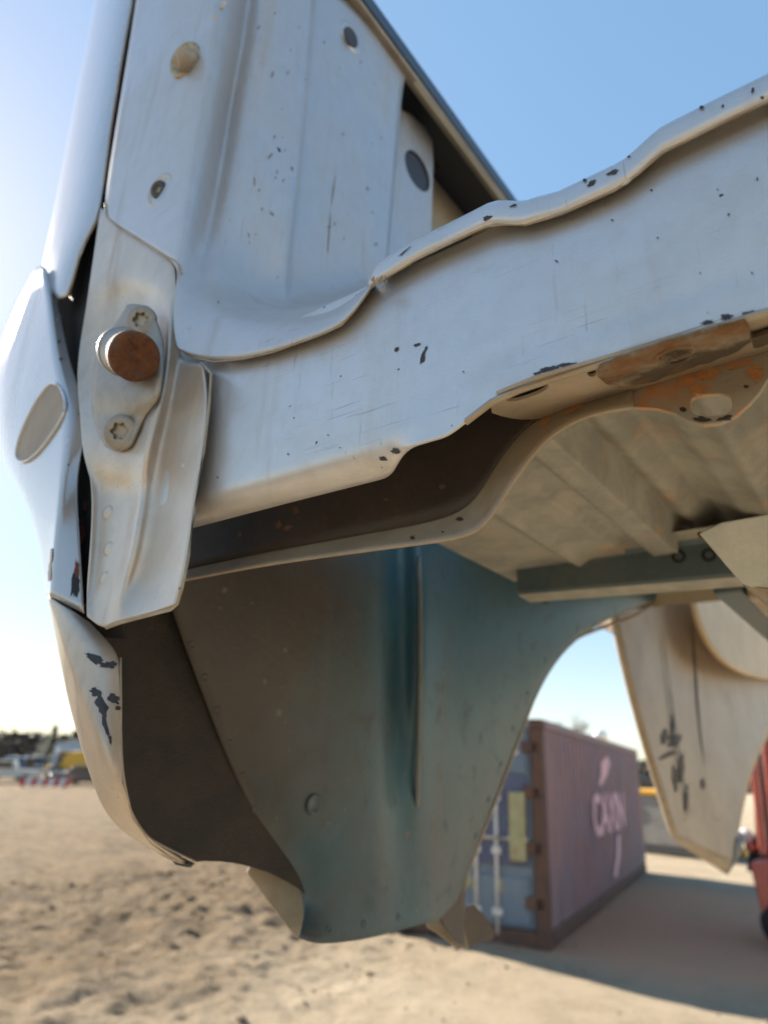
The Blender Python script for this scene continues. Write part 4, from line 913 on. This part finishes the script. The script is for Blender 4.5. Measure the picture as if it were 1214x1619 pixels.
# ------------------------------------------------------------------ far yard: vehicles, barrier, plant, trees
M['glass'] = flat('vehicle_glass', (.02, .025, .03), .08, coat=.5)
M['chrome'] = flat('chrome', (.7, .7, .7), .12, 1)
def vehicle(name, px, py, label, cat, paint, L=5.4, Wd=2.0, H=1.8, rot=0, kind='pickup', group=None):
    p = pZ(px, py, 0); V_ = thing(name, p, label, cat, group, rotz=rot)
    if kind == 'pickup': pr = [(-.5, .25), (-.5, .56), (-.47, .60), (-.26, .63), (-.17, .97), (-.13, 1), (.10, 1), (.14, .96), (.17, .62), (.49, .60), (.5, .56), (.5, .25)]
    elif kind == 'van': pr = [(-.5, .2), (-.5, .5), (-.46, .58), (-.38, .95), (-.34, 1), (.48, 1), (.5, .97), (.5, .2)]
    else: pr = [(-.5, .22), (-.5, .5), (-.46, .56), (-.24, .62), (-.12, .97), (-.06, 1), (.2, 1), (.25, .97), (.38, .64), (.48, .6), (.5, .55), (.5, .22)]
    body = prism('body', [(x * L, z * H) for x, z in pr], -Wd / 2, Wd / 2, paint, V_, .07)
    g = {'pickup': [(-.22, .64), (-.15, .94), (.10, .94), (.13, .64)], 'van': [(-.44, .60), (-.37, .92), (-.1, .92), (-.1, .60)], 'car': [(-.2, .64), (-.1, .93), (.2, .93), (.33, .64)]}[kind]
    for s_ in (-1, 1): prism('window', [(x * L, z * H) for x, z in g], s_ * (Wd / 2 + .004) - .01, s_ * (Wd / 2 + .004) + .01, 'glass', V_)
    link('windscreen', mesh([(-.255 * L, -Wd * .42, .66 * H), (-.255 * L, Wd * .42, .66 * H), (-.175 * L, Wd * .40, .95 * H), (-.175 * L, -Wd * .40, .95 * H)] if kind == 'pickup' else [(-.46 * L, -Wd * .42, .61 * H), (-.46 * L, Wd * .42, .61 * H), (-.385 * L, Wd * .40, .94 * H), (-.385 * L, -Wd * .40, .94 * H)], [[0, 1, 2, 3]]), 'glass', V_, smooth=False)
    for s_ in (-1, 1):
        lathe('headlight', Vector((-.5 * L, s_ * Wd * .36, .48 * H)), Vector((-1, 0, 0)), [(.14, -.02), (.13, .02), (.001, .03)], 'chrome', V_, 12)
        for x in (-.32, .31):
            W_ = lathe('wheel', Vector((x * L, s_ * (Wd / 2 - .10), .36)), Vector((0, s_, 0)), [(.2, -.1), (.33, -.1), (.36, -.06), (.36, .08), (.33, .12), (.22, .12)], 'tyre', V_, 20)
            lathe('rim', Vector((x * L, s_ * (Wd / 2 + .01), .36)), Vector((0, s_, 0)), [(.22, -.02), (.2, .015), (.06, .0), (.001, .02)], 'chrome', W_, 14)
    return V_
M['p_white'] = flat('cream_vehicle_paint', (.62, .58, .50), .3, coat=.5)
M['p_blue'] = flat('slate_blue_vehicle_paint', (.10, .13, .18), .25, coat=.7)
M['p_grey'] = flat('grey_vehicle_paint', (.35, .37, .39), .25, coat=.7)
M['p_dark'] = flat('dark_vehicle_paint', (.04, .045, .055), .25, coat=.7)
M['p_orange'] = flat('orange_paint', (.6, .24, .08), .4)
M['machine_yellow'] = flat('machine_yellow', (.75, .38, .02), .35, coat=.4)
gr = 'vehicles parked along the far edge of the yard'
vehicle('parked_pickup', 3, 1238, 'cream white pickup parked at the far left edge of the dirt yard', 'pickup', 'p_white', 5.4, 2.0, 1.7, 1.0, 'pickup', gr)
vehicle('parked_pickup', 27, 1233, 'slate blue pickup parked beside the cream white pickup', 'pickup', 'p_blue', 5.4, 2.0, 2.0, 2.2, 'pickup', gr)
vehicle('parked_pickup', 52, 1230, 'near-black pickup parked behind the striped barrier', 'pickup', 'p_dark', 5.4, 2.0, 2.1, 2.4, 'pickup', gr)
vehicle('parked_car', 14, 1218, 'dark car in the row behind the blue pickup', 'car', 'p_dark', 4.6, 1.9, 1.6, .5, 'car', gr)
vehicle('parked_van', 30, 1210, 'orange van standing behind the parked pickups', 'van', 'p_orange', 5.0, 2.0, 2.0, .8, 'van', gr)
vehicle('parked_car', 124, 1242, 'dark car under the yellow loader, half hidden by the bed corner', 'car', 'p_dark', 4.6, 1.9, 1.5, 1.0, 'car', gr)
def barrier():
    p = pZ(68, 1246, 0); Ba = thing('traffic_barrier', p, 'red and white striped barrier lying at the far side of the yard', 'barrier', rotz=1.05)
    M['stripe_red'] = flat('barrier_red', (.55, .07, .06), .5); M['stripe_white'] = flat('barrier_white', (.75, .70, .66), .5)
    for k in range(9):
        x = -1.6 + k * .36
        prism('stripe', [(x, .12), (x + .36, .12), (x + .50, .62), (x + .14, .62)], -.05, .05, 'stripe_red' if k % 2 == 0 else 'stripe_white', Ba)
    for x in (-1.3, 1.3): box('foot', (x - .06, -.3, 0), (x + .06, .3, .14), 'tyre', Ba, .01)
barrier()
def loader():
    p = pZ(112, 1234, 0); Lo = thing('loader', p, 'bright yellow loader with rounded hood parked beyond the dirt yard', 'loader', rotz=1.15)
    prism('chassis', [(-2.6, .5), (-2.6, .9), (2.4, 1.0), (2.4, .5)], -.9, .9, 'p_grey', Lo, .05)
    prism('hood', [(-1.2, 1.0), (-1.2, 2.0), (-.8, 2.6), (.4, 2.8), (1.6, 2.55), (2.3, 1.9), (2.4, 1.0)], -.85, .85, 'machine_yellow', Lo, .22)
    prism('cab', [(-1.7, 1.0), (-1.6, 2.5), (-.5, 2.55), (-.45, 1.0)], -.7, .7, 'glass', Lo, .08)
    prism('cab_roof', [(-1.75, 2.5), (-1.7, 2.65), (-.4, 2.7), (-.4, 2.55)], -.8, .8, 'machine_yellow', Lo, .05)
    prism('bucket', [(-3.8, .15), (-3.9, 1.1), (-3.3, 1.3), (-2.9, .6), (-3.0, .15)], -1.2, 1.2, 'p_dark', Lo, .05)
    for s_ in (-.75, .75): prism('lift_arm', [(-3.2, .7), (-3.1, .95), (-1.0, 1.6), (-.8, 1.3)], s_ - .1, s_ + .1, 'machine_yellow', Lo, .03)
    lathe('work_lamp', Vector((-1.7, -.5, 2.6)), Vector((-1, -.3, 0)), [(.22, -.1), (.22, 0), (.001, .05)], 'chrome', Lo, 14)
    for x in (-1.7, 1.5):
        for s_ in (-1, 1): lathe('wheel', Vector((x, s_ * .85, .7)), Vector((0, s_, 0)), [(.3, -.2), (.62, -.2), (.70, -.1), (.70, .2), (.6, .28), (.3, .25)], 'tyre', Lo, 20)
loader()
def trailer():
    p = pZ(88, 1238, 0); Tr = thing('flatbed_trailer', p, 'low grey flatbed trailer behind the striped barrier', 'trailer', rotz=1.1)
    box('deck', (-3.5, -1.1, .75), (3.5, 1.1, .95), 'p_grey', Tr, .03)
    for x in (.6, 1.5):
        for s_ in (-1, 1): lathe('wheel', Vector((x, s_ * .95, .38)), Vector((0, s_, 0)), [(.1, -.1), (.34, -.1), (.38, 0), (.34, .12), (.1, .1)], 'tyre', Tr, 16)
    box('headboard', (-3.5, -1.1, .95), (-3.4, 1.1, 1.6), 'p_dark', Tr, .02)
    box('drawbar', (-5.0, -.08, .5), (-3.4, .08, .62), 'p_dark', Tr, .01)
trailer()
def shed():
    d = ray(114, 1195); d.z = 0; d.normalize(); p = d * 150
    S = thing('metal_shed', p, 'pale blue metal shed in front of the far trees', 'shed', rotz=1.0)
    M['paleblue'] = flat('pale_blue_sheet', (.42, .52, .64), .5)
    box('wall', (-3, -3, 0), (3, 3, 4.6), 'paleblue', S); prism('roof', [(-3.3, 4.6), (0, 5.6), (3.3, 4.6)], -3.2, 3.2, 'p_grey', S)
    box('door', (-1.4, -3.05, 0), (1.4, -3.01, 3.2), 'p_white', S)
shed()
def block_stack():
    p = pZ(1036, 1345, 0)
    S = thing('yard_generator', p, 'grey boxy machine with yellow top standing beyond the purple container', 'machine', rotz=-.2)
    M['dustygrey'] = rough_mat('dusty_grey_casing', (.26, .25, .23), (.20, .19, .17), 3, .8, .2, (.4, .3, .12), spot_sc=3)
    box('casing', (-.6, -1.0, .22), (2.2, 1.0, 1.55), 'dustygrey', S, .04); box('top_cover', (-.65, -1.05, 1.552), (2.25, 1.05, 1.72), 'machine_yellow', S, .06)
    box('skid', (-.7, -1.0, .0), (2.3, -.8, .219), 'p_dark', S, .03); box('skid', (-.7, .8, .0), (2.3, 1.0, .219), 'machine_yellow', S, .03)
    lathe('fan_guard', Vector((-.2, -1.01, 1.25)), Vector((0, -1, 0)), [(.22, 0), (.22, .03), (.17, .035), (.16, .0), (.03, .01), (.001, .02)], 'p_dark', S, 20)
    q_ = pZ(1062, 1318, 0)
    vehicle('parked_car', 1050, 1312, 'dark car parked behind the grey machine with the yellow top', 'car', 'p_dark', 4.7, 1.9, 2.2, .4, 'van', None)
block_stack()
# white globe on a pole, added in place of a glint over the container roof
def glint_globe():
    dd = ray(949, 1165); k = 26 / math.hypot(dd.x, dd.y); p = CAM + dd * k
    Y_ = thing('yard_lamp', (p.x, p.y, 0), 'round white globe lamp showing just above the container roof', 'lamp')
    M['globe'] = flat('white_globe', (.85, .84, .80), .35, coat=.3)
    tube('pole', [(0, 0, 0), (0, 0, p.z - .2)], [.06, .04], 'p_grey', Y_, 10)
    lathe('globe', Vector((0, 0, p.z)), Vector((0, 0, 1)), [(.04, -.24)] + [(.24 * math.cos(a * .1745), .24 * math.sin(a * .1745)) for a in range(-8, 9)] + [(.001, .24)], 'globe', Y_, 20)
glint_globe()
M['bark'] = flat('grey_bark', (.13, .105, .085), .9)
M['twig'] = flat('bare_twigs', (.20, .165, .14), .9)
def bare_tree(dist, px, h, label, seed, group='bare trees beyond the container', mat='twig'):
    rnd = random.Random(seed); dd = ray(px, 1235); dd.z = 0; dd.normalize(); p = dd * dist
    t = thing('bare_tree', p, label, 'tree', group)
    V = []; F = []; TW = []; TF = []
    def seg(a, b, ra, rb, VV, FF, n=5):
        d_ = (b - a).normalized(); u = d_.orthogonal().normalized(); v = d_.cross(u); o = len(VV)
        for c, r in ((a, ra), (b, rb)):
            for k in range(n): g = 6.283 * k / n; VV.append(c + u * math.cos(g) * r + v * math.sin(g) * r)
        FF += [[o + k, o + (k + 1) % n, o + n + (k + 1) % n, o + n + k] for k in range(n)]
    def grow(a, d_, l, r, lev):
        b = a + d_ * l; seg(a, b, r, r * .68, V if lev < 2 else TW, F if lev < 2 else TF, 6 if lev < 2 else 3)
        if lev >= 5: return
        for _ in range(3 if lev < 4 else 2):
            nd = (d_ + Vector((rnd.uniform(-1, 1), rnd.uniform(-1, 1), rnd.uniform(-.2, .7))) * .62).normalized()
            grow(a + d_ * l * rnd.uniform(.6, 1), nd, l * rnd.uniform(.58, .8), r * .58, lev + 1)
    grow(Vector((0, 0, 0)), Vector((rnd.uniform(-.05, .05), 0, 1)).normalized(), h * .30, h * .018, 0)
    link('trunk', mesh(V, F), 'bark', t); link('crown', mesh(TW, TF), mat, t)
bare_tree(95, 897, 14.5, 'tall thin bare tree rising behind the purple container', 4)
bare_tree(120, 1002, 9, 'low bare tree at the container\'s far end', 8)
def evergreen(px, dist, h, label, seed):
    rnd = random.Random(seed); dd = ray(px, 1200); dd.z = 0; dd.normalize(); t = thing('evergreen_tree', dd * dist, label, 'tree', 'evergreens on the far horizon')
    tube('trunk', [(0, 0, 0), (0, 0, h * .95)], [.25, .04], 'bark', t, 6)
    V = []; F = []
    for _ in range(1500):
        z = h * (.12 + .88 * rnd.random() ** 1.3); rr = (h - z) * .28 * rnd.uniform(.5, 1.1) * (1 + .3 * math.sin(z * 3)); a = rnd.random() * 6.283
        c = Vector((math.cos(a) * rr, math.sin(a) * rr, z)); s_ = rnd.uniform(.3, .8); o = len(V)
        V += [c, c + Vector((math.cos(a) * s_, math.sin(a) * s_, -.3 * s_)), c + Vector((math.sin(a) * s_ * .6, -math.cos(a) * s_ * .6, .15))]; F.append([o, o + 1, o + 2])
    M.setdefault('needles', flat('evergreen_needles', (.035, .055, .030), .8)); link('crown', mesh(V, F), 'needles', t, smooth=False)
for i, (px, dist, h, lb) in enumerate(((78, 190, 9.5, 'tallest dark evergreen on the horizon at the left'), (66, 195, 7.2, 'small dark evergreen left of the tallest one'), (92, 185, 7.5, 'dark evergreen right of the tallest one'), (100, 200, 8.0, 'dark evergreen beside the pale blue shed'))):
    evergreen(px, dist, h, lb, 30 + i)
def far_woods():
    rnd = random.Random(5); V = []; F = []
    for _ in range(42000):
        a = rnd.uniform(math.radians(-8), math.radians(100)); dist = rnd.uniform(230, 300)
        hh = 8.5 + 2.5 * mnoise.noise(Vector((a * 40, 0, 0))) + 1.5 * mnoise.noise(Vector((a * 140, 4, 0)))
        z = hh * rnd.random() ** .7; c = Vector((-math.sin(a) * dist, math.cos(a) * dist, z)); s_ = rnd.uniform(.6, 2.0); o = len(V)
        for _k in range(3): V.append(c + Vector((rnd.uniform(-1, 1), rnd.uniform(-1, 1), rnd.uniform(-1, 1))) * s_)
        F.append([o, o + 1, o + 2])
    m = rough_mat('winter_woods', (.10, .085, .07), (.055, .06, .045), .05, .9)
    link('far_woods', mesh(V, F), m, None, smooth=False, kind='stuff', label='grey brown winter woods along the far horizon', category='woods')
far_woods()
